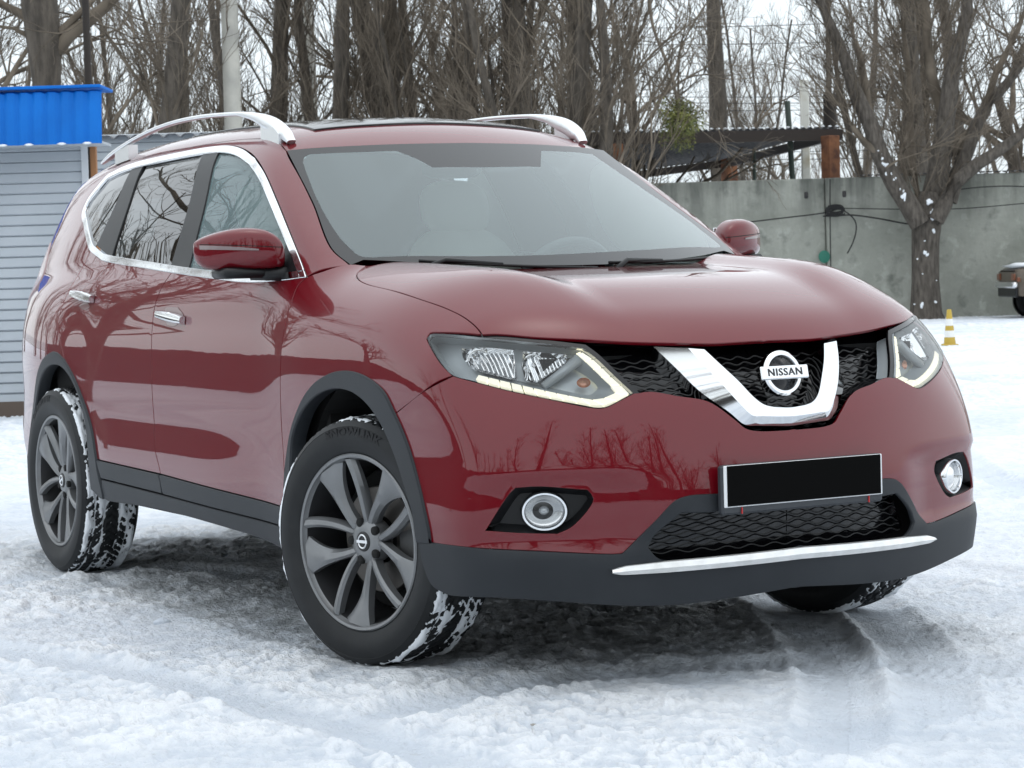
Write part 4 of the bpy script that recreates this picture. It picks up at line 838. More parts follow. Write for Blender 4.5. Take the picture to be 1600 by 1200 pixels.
def make_ground():
    ang = np.concatenate([np.linspace(-PI, -R(19), 40, endpoint=False), np.linspace(-R(19), R(19), 640), np.linspace(R(19), PI, 40)[1:]])
    r = [0.6]
    while r[-1] < 2500:
        d = r[-1]; st = .016*max(1, d/9)**2.3 if d > 3.3 else .06; r.append(d+min(st, d*.12))
    r = np.array(r); print('ground', len(ang), len(r))
    th = math.atan2(FW[1], FW[0]); Rg, Ag = np.meshgrid(r, ang, indexing='ij'); x = G0[0]+Rg*np.cos(th+Ag); y = G0[1]+Rg*np.sin(th+Ag)
    z = ground_h(x.ravel(), y.ravel()).reshape(x.shape); loose_lit = np.r_[LOOSE_LIT[0], 0]; z *= np.clip(1.2-Rg/90, .0, 1); na, nr = len(ang), len(r)
    V = np.stack([x, y, z], -1).reshape(-1, 3); V = np.vstack([V, [[G0[0], G0[1], 0]]]); i, j = np.meshgrid(np.arange(nr-1), np.arange(na-1), indexing='ij'); b = (i*na+j).ravel()
    Q = np.stack([b, b+na, b+na+1, b+1], -1); me = bpy.data.meshes.new('snow_ground'); nq = len(Q); me.vertices.add(len(V)); me.vertices.foreach_set('co', V.ravel())
    T = np.stack([np.full(na-1, len(V)-1), np.arange(na-1), np.arange(1, na)], -1)
    me.loops.add(nq*4+len(T)*3); me.loops.foreach_set('vertex_index', np.concatenate([Q.ravel(), T.ravel()]).astype(np.int32)); me.polygons.add(nq+len(T))
    me.polygons.foreach_set('loop_start', np.concatenate([np.arange(nq)*4, nq*4+np.arange(len(T))*3]).astype(np.int32)); me.polygons.foreach_set('use_smooth', np.ones(nq+len(T), bool)); me.update(calc_edges=True); me.validate()
    at_ = me.attributes.new('slush_shade', 'FLOAT', 'POINT'); X, Y = V[:, 0], V[:, 1]
    sl = .3*np.exp(-(((X-.1)/.7)**2+((Y-.0)/.8)**2))+.8*np.exp(-(((X+1.3)/2.2)**4+((Y+.05)/.85)**4))+.35*np.exp(-((Y+.79)/.2)**2)*(X < .2)*(X > -9)  # grey slush and tracks, plus the car's under-shadow painted into the snow
    at_.data.foreach_set('value', np.clip(sl, 0, 1).astype(np.float32)); a2 = me.attributes.new('loose_lit', 'FLOAT', 'POINT'); a2.data.foreach_set('value', np.clip(loose_lit, 0, 1).astype(np.float32)); me.materials.append(M['snow']); o = bpy.data.objects.new('snow_ground', me); C.objects.link(o); tag(o, kind='structure'); return o
def snow_material():
    m = mat('snow', (.72, .77, .84), .62, spec=.35); b = m.node_tree.nodes['Principled BSDF']; tc = N(m, 'ShaderNodeTexCoord'); src = tc.outputs['Object']
    def nz(scale, det, lo, hi, rough=.55):
        n = N(m, 'ShaderNodeTexNoise'); n.inputs['Scale'].default_value = scale; n.inputs['Detail'].default_value = det; n.inputs['Roughness'].default_value = rough; L(m, src, n.inputs['Vector'])
        r = N(m, 'ShaderNodeMapRange'); r.inputs['From Min'].default_value = lo; r.inputs['From Max'].default_value = hi; L(m, n.outputs['Fac'], r.inputs[0]); return r.outputs[0], n.outputs['Fac']
    def mixc(f, a, c):
        x = N(m, 'ShaderNodeMix'); x.data_type = 'RGBA'; L(m, f, x.inputs[0])
        for s_, q in ((6, a), (7, c)):
            if isinstance(q, tuple): x.inputs[s_].default_value = (*q, 1)
            else: L(m, q, x.inputs[s_])
        return x.outputs[2]
    big, _ = nz(.45, 5, .42, .62); mid, _ = nz(4.5, 8, .45, .66, .65); spk, fs = nz(42, 6, .66, .76, .7); dirt, _ = nz(14, 8, .60, .74, .7)
    c = mixc(big, (.71, .77, .85), (.58, .64, .72)); c = mixc(mid, c, (.66, .71, .78)); a2 = N(m, 'ShaderNodeAttribute', attribute_name='loose_lit'); c = mixc(a2.outputs['Fac'], c, (.90, .93, .97))
    mu = N(m, 'ShaderNodeMath', operation='MULTIPLY'); mu.inputs[1].default_value = .40; L(m, dirt, mu.inputs[0]); c = mixc(mu.outputs[0], c, (.34, .34, .33))
    mu2 = N(m, 'ShaderNodeMath', operation='MULTIPLY'); mu2.inputs[1].default_value = .45; L(m, spk, mu2.inputs[0]); c = mixc(mu2.outputs[0], c, (.20, .19, .17)); at_ = N(m, 'ShaderNodeAttribute', attribute_name='slush_shade'); sl, _ = nz(7, 8, .30, .62, .7); m3 = N(m, 'ShaderNodeMath', operation='MULTIPLY'); L(m, at_.outputs['Fac'], m3.inputs[0]); L(m, sl, m3.inputs[1]); c = mixc(m3.outputs[0], c, (.20, .21, .215)); L(m, c, b.inputs['Base Color'])
    n2 = N(m, 'ShaderNodeTexNoise'); n2.inputs['Scale'].default_value = 60; n2.inputs['Detail'].default_value = 8; n2.inputs['Roughness'].default_value = .65; L(m, src, n2.inputs['Vector'])
    bp = N(m, 'ShaderNodeBump'); bp.inputs['Strength'].default_value = 1.; bp.inputs['Distance'].default_value = .018; L(m, n2.outputs['Fac'], bp.inputs['Height']); L(m, bp.outputs[0], b.inputs['Normal'])
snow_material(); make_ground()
# ------------------------------------------------------------------ bare trees
noise_col(mat('bark_grey', (.09, .08, .07), .9), (.05, .042, .034), (.14, .118, .095), 3, .3, .7, bump=.8, bscale=14, stretch=(4, 4, 1), dist=.05)
noise_col(mat('bark_brown', (.09, .07, .05), .9), (.045, .036, .028), (.13, .105, .08), 3, .3, .7, bump=.7, bscale=12, stretch=(4, 4, 1), dist=.05)
noise_col(mat('twigs', (.07, .055, .045), .9), (.085, .068, .050), (.19, .155, .118), 2)
noise_col(mat('bark_snowy', (.08, .07, .06), .9), (.05, .042, .034), (.145, .125, .105), 5, .3, .7, bump=.8, bscale=16, stretch=(4, 4, 1), dist=.05)
class TB:
    """fast tapered tubes collected as numpy blocks"""
    def __init__(s): s.v = []; s.f = []; s.n = 0
    def tube(s, P, r, n=4):
        P = np.asarray(P, float); k = len(P); r = np.broadcast_to(np.asarray(r, float), (k,)); t = np.gradient(P, axis=0); t /= np.linalg.norm(t, axis=1)[:, None]+1e-12
        ref = np.where(np.abs(t[:, 2:3]) > .8, np.array([[1., 0, 0]]), np.array([[0, 0, 1.]])); a = np.cross(t, ref); a /= np.linalg.norm(a, axis=1)[:, None]; b = np.cross(t, a)
        q = np.linspace(0, 2*PI, n, endpoint=False); v = P[:, None]+r[:, None, None]*(np.cos(q)[None, :, None]*a[:, None]+np.sin(q)[None, :, None]*b[:, None]); s.v.append(v.reshape(-1, 3))
        i, j = np.meshgrid(np.arange(k-1), np.arange(n), indexing='ij'); i = i.ravel(); j = j.ravel(); j2 = (j+1) % n; s.f.append(np.stack([i*n+j, i*n+j2, (i+1)*n+j2, (i+1)*n+j], -1)+s.n); s.n += k*n
    def mesh(s, name, material):
        V = np.vstack(s.v); F = np.vstack(s.f); me = bpy.data.meshes.new(name); me.vertices.add(len(V)); me.vertices.foreach_set('co', V.ravel()); me.loops.add(F.size); me.loops.foreach_set('vertex_index', F.ravel().astype(np.int32))
        me.polygons.add(len(F)); me.polygons.foreach_set('loop_start', (np.arange(len(F))*4).astype(np.int32)); me.polygons.foreach_set('use_smooth', np.ones(len(F), bool)); me.update(calc_edges=True); me.materials.append(material); return me
def wander(g, p, d, ln, k, wob, up=0.):
    P = [np.array(p, float)]; d = np.array(d, float)
    for i in range(k):
        d = d+g.normal(0, wob, 3); d[2] += up; d /= np.linalg.norm(d); P.append(P[-1]+d*ln/k)
    return np.array(P), d
def branches(tb, g, p, d, ln, r, lev, spread, up, nchild, wob=.13, minr=.004):
    P, de = wander(g, p, d, ln, 6 if lev else 4, wob, up); k = len(P); tb.tube(P, np.linspace(r, max(r*.35, minr*.7), k), 5 if r > .03 else 3)
    if lev == 0: return
    for i in range(nchild):
        t = g.uniform(.18, 1); q = P[min(int(t*(k-1)), k-2)]; q = q+(P[min(int(t*(k-1))+1, k-1)]-q)*((t*(k-1)) % 1); ax = P[-1]-P[0]; ax /= np.linalg.norm(ax); o = g.normal(0, 1, 3); o -= ax*(o@ax); o /= np.linalg.norm(o)
        dd = ax*math.cos(spread)+o*math.sin(spread); branches(tb, g, q, dd, ln*g.uniform(.35, .65)*(1.15-.5*t), max(r*.42, minr), lev-1, spread, up, max(3, int(nchild*.72)), wob, minr)
def poplar(seed, h=15, r=.26, lean=0., nshoot=46, fork=0, low=1.2, spread=.42):
    """columnar tree: one stem (or several), many steep shoots, fine twigs"""
    g = np.random.default_rng(seed); tk = TB(); br = TB(); stems = [(0, 0, lean, 1.)]+[(g.normal(0, .25), g.normal(0, .25), g.normal(0, .10), g.uniform(.6, .85)) for _ in range(fork)]
    for sx, sy, ln_, sc in stems:
        P, _ = wander(g, (sx, sy, -.1), (ln_, g.normal(0, .03), 1), h*sc, 14, .035, .03); tk.tube(P, np.concatenate([[r*sc*1.25, r*sc], np.linspace(r*sc*.95, .03, 13)]), 12)
        for i in range(int(nshoot*sc)):
            t = g.uniform(low/h, .95); j = min(int(t*14), 13); q = P[j]+(P[j+1]-P[j])*(t*14-j); a = g.uniform(0, 2*PI); s_ = spread*g.uniform(.5, 1.5); d = np.array((math.cos(a)*math.sin(s_), math.sin(a)*math.sin(s_), math.cos(s_)))
            branches(br, g, q, d, g.uniform(1.6, 4.2)*(1.1-.6*t), g.uniform(.012, .045)*(1.1-.6*t), 2, .42, .05, 7, .12, .005)
        for i in range(int(nshoot*.5*sc)):                                   # brush of thin shoots close to the stem
            t = g.uniform(.02, .6); j = int(t*14); q = P[j]+(P[j+1]-P[j])*(t*14-j); a = g.uniform(0, 2*PI); d = np.array((math.cos(a)*.25, math.sin(a)*.25, 1)); q = q+np.array((math.cos(a), math.sin(a), 0))*r*.7
            branches(br, g, q, d, g.uniform(1., 3.), g.uniform(.006, .014), 1, .35, .06, 5, .10, .004)
    return tk.mesh('trunk', M['bark_grey']), br.mesh('branches', M['twigs'])
def spread_tree(seed, h=10, r=.25, n=9):
    g = np.random.default_rng(seed); tk = TB(); br = TB(); P, _ = wander(g, (0, 0, -.1), (g.normal(0, .05), g.normal(0, .05), 1), h*.55, 10, .06, .02); tk.tube(P, np.concatenate([[r*1.2], np.linspace(r, r*.45, 10)]), 12)
    for i in range(n):
        t = g.uniform(.3, 1); j = min(int(t*10), 9); q = P[j]+(P[j+1]-P[j])*(t*10-j); a = g.uniform(0, 2*PI); s_ = g.uniform(.5, 1.1); d = (math.cos(a)*math.sin(s_), math.sin(a)*math.sin(s_), math.cos(s_)); branches(br, g, q, d, h*g.uniform(.3, .5), r*.36, 3, .62, .03, 6, .18, .005)
    return tk.mesh('trunk', M['bark_brown']), br.mesh('branches', M['twigs'])
KIND = {'pA': poplar(1, nshoot=38), 'pB': poplar(2, 14, .22, .05, 40), 'pC': poplar(3, 13, .20, -.05, 28, fork=2), 'pD': poplar(4, 16, .30, 0, 30), 'pE': poplar(9, 11, .08, 0, 20, fork=3, low=.5), 'sA': spread_tree(5), 'sB': spread_tree(6, 11, .22, 11), 'sC': spread_tree(8, 9, .16, 12)}
def tree(kind, px, dep, label, sc=1., rz=0., group='bare trees behind the yard', width=None):
    p = at(px, 450, dep); t = thing('bare_tree', label, 'tree', (p[0], p[1], 0), rz, group); t.scale = (sc*(width or 1), sc*(width or 1), sc)
    for nm_, me in zip(('trunk', 'crown'), KIND[kind]): o = bpy.data.objects.new(nm_, me); C.objects.link(o); o.parent = t
    return t
TREES = [  # kind, pixel column, distance, size, turn, width, label
 ('pB', 240, 40, .9, .3, 1.2, 'brown brushy tree between the dark pole and the pale concrete pole'),
 ('pA', 288, 52, .85, 1.9, 1, 'thin grey tree left of the pale concrete pole'),
 ('pC', 420, 46, 1.0, 2.2, 1.2, 'shaggy tree with several stems just right of the pale concrete pole'),
 ('pA', 522, 44, 1.0, .9, .75, 'straight dark tree above the front end of the near roof rail'),
 ('pC', 612, 45, 1.0, 2.6, 1, 'leaning stem with fanned shoots above the left of the car roof'),
 ('pB', 655, 47, 1.05, 4.0, 1.35, 'broad fan of upright shoots above the middle of the car roof'),
 ('pE', 690, 43, 1.0, 1.0, 1, 'bundle of thin shoots right of the broad fan of shoots'),
 ('sB', 760, 52, 1.0, 2.0, 1, 'open tree with crossing boughs left of the thick dark trunk'),
 ('pE', 792, 44, .9, 3.0, 1, 'pair of slim pale stems left of the thick dark trunk'),
 ('pD', 828, 43, 1.0, .5, 1, 'thick dark trunk with white snow on its side above the far roof rail'),
 ('pC', 880, 41, .95, 1.2, 1.1, 'brown thicket of stems right of the thick dark trunk'),
 ('pB', 955, 46, .95, 3.2, 1.1, 'tall brown trunk left of the carport roof'),
 ('sC', 1030, 52, 1.0, .6, 1, 'crooked tree rising behind the green mistletoe ball'),
 ('pD', 1136, 62, 1.0, 2.4, 1.05, 'tall straight trunk rising behind the carport roof'),
 ('pE', 1180, 75, 1.0, 2.4, 1, 'slim twiggy tree between the straight trunk and the white post'),
 ('pA', 1290, 85, .9, 1.4, .9, 'distant pointed poplar behind the white concrete post'),
 ('pC', 1405, 62, 1.1, .8, 1, 'grey poplar stems behind the left limbs of the big pollard tree'),
 ('pB', 1448, 58, 1.1, 5.0, 1.1, 'brushy poplar seen through the fork of the big pollard tree'),
 ('pA', 1520, 66, 1.05, 3.4, 1, 'poplar behind the right limbs of the big pollard tree'),
 ('sA', 1600, 60, 1.0, 1.0, 1, 'bare tree at the far right above the concrete wall'),
 ('pE', 330, 62, 1.1, 1.1, 1, 'far upright thicket behind the pale concrete pole'),
 ('pE', 190, 58, 1.1, 2.1, 1, 'far upright thicket right of the dark pole'),
 ('pE', 925, 62, 1.1, 4.1, 1, 'far thicket left of the tall brown trunk'),
 ('sC', 15, 40, 1.0, .6, 1, 'open leafless tree at the far left behind the blue awning'),
 ('sC', 1220, 100, 1.1, 2.6, 1, 'faint distant tree over the white post'),
 ('pA', 1345, 96, 1.0, .6, 1, 'faint distant poplar left of the big pollard tree'),
]
for k, px, dep, sc, rz, wd, lb in TREES: tree(k, px, dep, lb, sc, rz, width=wd)
# the pollard in front of the wall, limb by limb
PT = at(1445, 450, 43.1); PT[2] = 0
def pol():
    root = thing('pollard_tree', 'big pollarded tree with snow caught in its fork in front of the concrete wall', 'tree', tuple(PT)); g = np.random.default_rng(77); tk = TB(); br = TB()
    w3 = lambda l, dd=0.: np.array([at(x, y, 43.1+dd)-PT for x, y in l])
    P = w3([(1448, 503), (1447, 490), (1446, 440), (1446, 380), (1448, 345), (1450, 322), (1452, 300)]); tk.tube(P, [.37, .30, .255, .255, .28, .26, .16], 16); lf = br
    limbs = [([(1438, 350), (1420, 322), (1398, 285), (1375, 240), (1358, 190), (1340, 150), (1325, 105), (1302, 50), (1280, 0), (1266, -50)], .24, .07, -.25), ([(1362, 200), (1352, 140), (1343, 80), (1336, 65)], .10, .07, .1), ([(1372, 238), (1352, 224), (1336, 205), (1331, 196)], .09, .06, -.3),
             ([(1452, 340), (1460, 300), (1470, 240), (1478, 190), (1485, 130), (1497, 75), (1510, 20), (1518, -60)], .27, .10, .2), ([(1478, 190), (1462, 140), (1450, 90), (1446, 20), (1440, -60)], .15, .07, .5), ([(1462, 345), (1478, 315), (1500, 280), (1530, 255), (1570, 230), (1610, 195), (1660, 150)], .19, .07, -.3), ([(1482, 315), (1505, 250), (1530, 190), (1555, 150), (1590, 110), (1625, 60)], .20, .07, .3),
             ([(1525, 190), (1500, 215), (1490, 240)], .06, .10, .3), ([(1535, 180), (1556, 115), (1580, 70), (1600, 20)], .10, .05, .6), ([(1330, 165), (1308, 163), (1300, 162)], .05, .04, -.2), ([(1385, 262), (1405, 250), (1440, 238)], .03, .01, -.5), ([(1440, 335), (1428, 280), (1424, 200), (1420, 120), (1410, 30)], .12, .05, .9)]
    for l, r0, r1, dd in limbs:
        Q = catmull(w3(l, dd), .35)+0; n_ = len(Q); Q[1:-1] += g.normal(0, .012, (n_-2, 3)); (tk if r0 > .15 else br).tube(Q, np.linspace(r0, r1, n_)*.82, 10)
        for i in range(16 if r0 > .08 else 6):
            j = g.integers(max(1, n_//3), n_); ax = Q[min(j, n_-1)]-Q[max(j-1, 0)]; ax /= np.linalg.norm(ax)+1e-9; a = g.normal(0, 1, 3); d = ax*.6+a*.45+np.array((0, 0, .5)); d /= np.linalg.norm(d); branches(lf, g, Q[min(j, n_-1)], d, g.uniform(.7, 2.2), g.uniform(.010, .022), 2, .5, .04, 5, .14, .005)
    for i in range(26): a = g.uniform(0, 2*PI); branches(lf, g, np.array((.2*math.cos(a), .2*math.sin(a), g.uniform(1.9, 2.6))), (math.cos(a)*.5, math.sin(a)*.5, 1), g.uniform(.8, 2.), .012, 1, .4, .05, 5, .14, .004)
    for nm_, tb_, m_ in (('trunk', tk, 'bark_snowy'), ('crown', br, 'twigs')): o = bpy.data.objects.new(nm_, tb_.mesh(nm_, M[m_])); C.objects.link(o); o.parent = root
    def clump(c_, h_):
        v, f = superell((0, 0, 0), h_, 2.2, 10, 8); v = np.array(v); k_ = vnoise(v[:, 0]*34+c_[0]*9, v[:, 2]*34+v[:, 1]*20+c_[2]*7, 5); v = v*(.25+1.6*k_[:, None]); cs, sn = math.cos(YR), math.sin(YR); v = np.stack([v[:, 0]*cs-v[:, 1]*.45*sn, v[:, 0]*sn+v[:, 1]*.45*cs, v[:, 2]], -1)+c_; mesh_obj('snow_clump', v, f, M['snow_stuck'], root)
    for k in range(16):
        t = g.uniform(0, 1); fk = k % 3 == 0; pts = (1462+g.normal(0, 12), 320+g.normal(0, 10), .40) if fk else (1447+g.normal(0, 10), 350+t*135, .35); s_ = g.uniform(.010, .026)*(1.7 if fk else 1); clump(at(pts[0], pts[1], 43.1-pts[2]*.74)-PT, (s_, s_, s_*g.uniform(.7, 1.8)))
    for k in range(18): t = g.uniform(0, 1); s_ = g.uniform(.010, .026); clump(at(1418-46*t+g.normal(0, 3), 318-82*t+g.normal(0, 3), 43.1-.47+.1*t)-PT, (s_, s_, s_*1.9))
pol()
# big trunk behind the kiosk with its two boughs
BT = at(72, 450, 27.); BT[2] = 0; root = thing('bare_tree', 'thick grey trunk with a bough reaching right above the blue awning', 'tree', tuple(BT), group='bare trees behind the yard'); g = np.random.default_rng(12); tk = TB(); br = TB()
w3 = lambda l, dd=0.: np.array([at(x, y, 27.+dd)-BT for x, y in l])
tk.tube(w3([(75, 650), (74, 400), (73, 130), (69, 70), (62, 10), (56, -60), (50, -140)]), [.34, .27, .165, .20, .21, .2, .17], 14)
for l, r0, r1, n1 in (([(88, 80), (108, 55), (135, 35), (170, 5), (200, -30), (240, -80)], .085, .05, 9), ([(50, 30), (30, 20), (5, 8), (-30, -20)], .06, .03, 8), ([(94, 50), (120, 25), (150, -5)], .05, .03, 5), ([(48, 60), (25, 45), (-10, 40)], .03, .015, 6)):
    Q = catmull(w3(l), .2); n_ = len(Q); br.tube(Q, np.linspace(r0, r1, n_), 8)
    for i in range(n1): j = g.integers(1, n_); d = g.normal(0, 1, 3); d[2] *= .6; branches(br, g, Q[j], d/np.linalg.norm(d), g.uniform(.5, 1.6), .014, 2, .6, -.02, 4, .22, .004)
for nm_, tb_, m_ in (('trunk', tk, 'bark_grey'), ('crown', br, 'twigs')): o = bpy.data.objects.new(nm_, tb_.mesh(nm_, M[m_])); C.objects.link(o); o.parent = root
# mistletoe ball
mc_ = at(1063, 188, 41.); rt_ = thing('mistletoe', 'round green mistletoe clump hanging in front of the carport roof', 'plant', tuple(mc_)); g = np.random.default_rng(3); V = []; Fc = []
for k in range(2600):
    d = g.normal(0, 1, 3); d /= np.linalg.norm(d); r_ = g.uniform(.15, 1)**.5; p = d*r_*np.array((.40, .40, .48))*(1+.25*math.sin(3*d[0]+5*d[2])); a = g.normal(0, 1, 3); a /= np.linalg.norm(a); b = np.cross(a, d); b /= np.linalg.norm(b)+1e-9; s_ = g.uniform(.02, .045); i = len(V); V += [p-a*s_, p+b*s_*.35, p+a*s_, p-b*s_*.35]; Fc.append((i, i+1, i+2, i+3))
mesh_obj('leaves', V, Fc, noise_col(mat('mistletoe_leaf', (.06, .08, .02), .6), (.06, .075, .015), (.21, .21, .05), 6), rt_, smooth=False)
tb = TB()
for k in range(60): d = g.normal(0, 1, 3); d /= np.linalg.norm(d); tb.tube(np.array([(0, 0, 0), d*.2, d*.40]), [.010, .007, .004], 3)
o = bpy.data.objects.new('stems', tb.mesh('stems', M['twigs'])); C.objects.link(o); o.parent = rt_
tb = TB(); P = np.array([at(1063, 188, 41), at(1050, 120, 41.3), at(1020, 40, 42), at(1010, -60, 43)]); tb.tube(catmull(P, .3), .03, 6); g = np.random.default_rng(31)
for k in range(40): t = g.uniform(.0, 1); q = P[0]+(P[-1]-P[0])*t; d = g.normal(0, 1, 3); d[2] -= .3; branches(tb, g, q, d/np.linalg.norm(d), g.uniform(.8, 2.4), .012, 2, .5, -.03, 4, .2, .004)
o = bpy.data.objects.new('hanging_branch', tb.mesh('hanging_branch', M['twigs'])); C.objects.link(o); tag(o, 'drooping bare branch that carries the green mistletoe', 'branch')
# ------------------------------------------------------------------ kiosk, shed, wall, carport, posts
noise_col(mat('siding_grey', (.40, .43, .46), .45, spec=.4), (.36, .39, .42), (.44, .47, .50), 1.2, rough=(.35, .55)); noise_col(mat('blue_sheet', (.006, .10, .52), .6, spec=.2), (.002, .12, .46), (.004, .15, .55), 2, rough=(.5, .7)); mat('orange_post', (.33, .15, .06), .6)
noise_col(mat('slate_sheet', (.16, .16, .17), .8), (.10, .10, .11), (.22, .22, .23), 3); noise_col(mat('rust', (.16, .06, .03), .85), (.09, .035, .02), (.24, .10, .045), 5, .35, .65, bump=.4); noise_col(mat('roof_dark', (.035, .034, .036), .8), (.02, .02, .021), (.055, .05, .05), 4)
noise_col(mat('pole_concrete', (.42, .40, .36), .85), (.33, .32, .29), (.52, .50, .44), 2.5, .3, .7, bump=.3); mat('pole_wood', (.03, .024, .02), .9); mat('pole_green', (.07, .09, .075), .8); noise_col(mat('pole_white', (.62, .60, .52), .8), (.46, .40, .28), (.70, .69, .63), 2, .3, .5); mat('wire_black', (.01, .01, .01), .7)
def wall_mat():
    m = mat('wall_concrete', (.3, .31, .29), .9); b = m.node_tree.nodes['Principled BSDF']; tc = N(m, 'ShaderNodeTexCoord')
    def nz(sc, det, lo, hi, st=None):
        src = tc.outputs['Object']
        if st: mp = N(m, 'ShaderNodeMapping'); mp.inputs['Scale'].default_value = st; L(m, src, mp.inputs[0]); src = mp.outputs[0]
        n = N(m, 'ShaderNodeTexNoise'); n.inputs['Scale'].default_value = sc; n.inputs['Detail'].default_value = det; n.inputs['Roughness'].default_value = .62; L(m, src, n.inputs['Vector']); r = N(m, 'ShaderNodeMapRange'); r.inputs['From Min'].default_value = lo; r.inputs['From Max'].default_value = hi; L(m, n.outputs['Fac'], r.inputs[0]); return r.outputs[0]
    def mixc(f, a, c):
        x = N(m, 'ShaderNodeMix'); x.data_type = 'RGBA'; L(m, f, x.inputs[0])
        for s_, q in ((6, a), (7, c)):
            if isinstance(q, tuple): x.inputs[s_].default_value = (*q, 1)
            else: L(m, q, x.inputs[s_])
        return x.outputs[2]
    c = mixc(nz(1.1, 6, .35, .65), (.24, .25, .215), (.38, .385, .34)); c = mixc(nz(3.2, 8, .55, .78), c, (.48, .49, .44)); c = mixc(nz(2.2, 8, .54, .70), c, (.17, .18, .155))
    sx = N(m, 'ShaderNodeSeparateXYZ'); L(m, tc.outputs['Object'], sx.inputs[0]); mr = N(m, 'ShaderNodeMapRange'); mr.inputs['From Min'].default_value = 1.7; mr.inputs['From Max'].default_value = 2.75; L(m, sx.outputs[2], mr.inputs[0])
    mu = N(m, 'ShaderNodeMath', operation='MULTIPLY'); mu.use_clamp = True; L(m, mr.outputs[0], mu.inputs[0]); L(m, nz(2.4, 6, .38, .62, (1, 1, .12)), mu.inputs[1]); c = mixc(mu.outputs[0], c, (.075, .08, .07)); L(m, c, b.inputs['Base Color'])
    n2 = N(m, 'ShaderNodeTexNoise'); n2.inputs['Scale'].default_value = 7; n2.inputs['Detail'].default_value = 8; L(m, tc.outputs['Object'], n2.inputs['Vector']); bp = N(m, 'ShaderNodeBump'); bp.inputs['Strength'].default_value = .6; bp.inputs['Distance'].default_value = .03; L(m, n2.outputs['Fac'], bp.inputs['Height']); L(m, bp.outputs[0], b.inputs['Normal'])
wall_mat()
def local(lat, dep, z=0): return tuple(gd_(lat, dep, z))
def siding(name, w_, h_, pitch, m, parent, z0=.12, dep=.0, x0=None):
    """horizontal lap boards as one folded sheet; local x along the wall, -y towards the viewer"""
    x0 = -w_ if x0 is None else x0; prof = []; z = z0
    while z < h_: prof += [(-.004, z), (-.024, z+.010), (-.012, z+pitch-.008), (.004, z+pitch)]; z += pitch
    V = [(x0, y+dep, q) for y, q in prof]+[(x0+w_, y+dep, q) for y, q in prof]; n_ = len(prof)
    return mesh_obj(name, V, [(i, n_+i, n_+i+1, i+1) for i in range(n_-1)], m, parent, smooth=False)
def corr(name, x0, x1, fn, pitch, amp, m, parent, rows, snow=None):
    """corrugated sheet: rows = list of (y, z) running down the sheet, ribs along it"""
    xs = np.arange(x0, x1+1e-6, pitch/8); wv = amp*np.clip(np.sin(2*PI*xs/pitch)*3+1.6, -1, 1); V = []; n_ = len(xs)
    for y, z, ny, nz_ in rows: V += [(x, y+ny*a, z+nz_*a) for x, a in zip(xs, wv)]
    return mesh_obj(name, V, [(i*n_+j, i*n_+j+1, (i+1)*n_+j+1, (i+1)*n_+j) for i in range(len(rows)-1) for j in range(n_-1)], m, parent, smooth=True, sharp=50)
# kiosk
lat_k = (138-800)/FPX*19.6+.07; k_ = thing('kiosk', 'grey lap sided kiosk under a blue corrugated awning', 'kiosk', local(lat_k, 19.6), YR)
siding('wall_boards', 2.6, 2.55, .088, M['siding_grey'], k_); MB().add([(-2.59, .02, .02), (-.02, .02, .02), (-1.2, 4, .02), (-2.59, 4, .02), (-2.59, .02, 2.6), (-.02, .02, 2.6), (-1.2, 4, 2.6), (-2.59, 4, 2.6)], [(3, 2, 1, 0), (4, 5, 6, 7), (0, 1, 5, 4), (1, 2, 6, 5), (2, 3, 7, 6), (3, 0, 4, 7)]).build('wall', M['siding_grey'], k_); MB().box((-1.3, -.005, .07), (1.3, .03, .07)).build('plinth', mat('plinth_brown', (.10, .075, .06), .9), k_)
MB().box((-.028, -.024, 1.3), (.028, .014, 1.28), bev=.004).build('corner_trim', mat('trim_light', (.52, .54, .56), .5), k_); MB().box((.035, .05, 1.2), (.026, .03, 1.2), bev=.004).build('post', M['orange_post'], k_)
aw = corr('awning', -2.7, .22, None, .113, .008, M['blue_sheet'], k_, [(-.40, 2.70, 0, .3), (-.46, 2.68, -.7, .7), (-.50, 2.50, -1, 0), (-.53, 2.255, -1, 0)])
MB().box((-1.24, -.2, 2.725), (1.45, .30, .012), bev=.004).build('awning_top', M['blue_sheet'], aw); MB().box((-1.24, -.22, 2.27), (1.43, .26, .01)).build('awning_soffit', M['siding_grey'], aw)
mb = MB(); g = np.random.default_rng(9)
for q in range(13): v, f = superell((-2.7+.226*q+.08+g.normal(0, .012), -.545, 2.258), (.042, .016, .010), 2.2, 10, 6); mb.add(v, f)
mb.build('awning_snow', M['snow_stuck'], aw, smooth=True)
# grey shed behind
lat_s = (150-800)/FPX*25; s_ = thing('shed', 'long grey lap sided shed with a corrugated slate roof behind the car', 'shed', local(lat_s, 25.), YR)
siding('wall_boards', 2.8, 2.62, .092, M['siding_grey'], s_, x0=-.4); MB().box((1.0, 2.2, 1.3), (1.39, 2.18, 1.28)).build('wall', M['siding_grey'], s_); corr('roof', -.5, 2.5, None, .177, .026, M['slate_sheet'], s_, [(-.18, 2.66, 0, .7), (2.2, 2.68, 0, .7), (4.5, 2.62, 0, .7)])
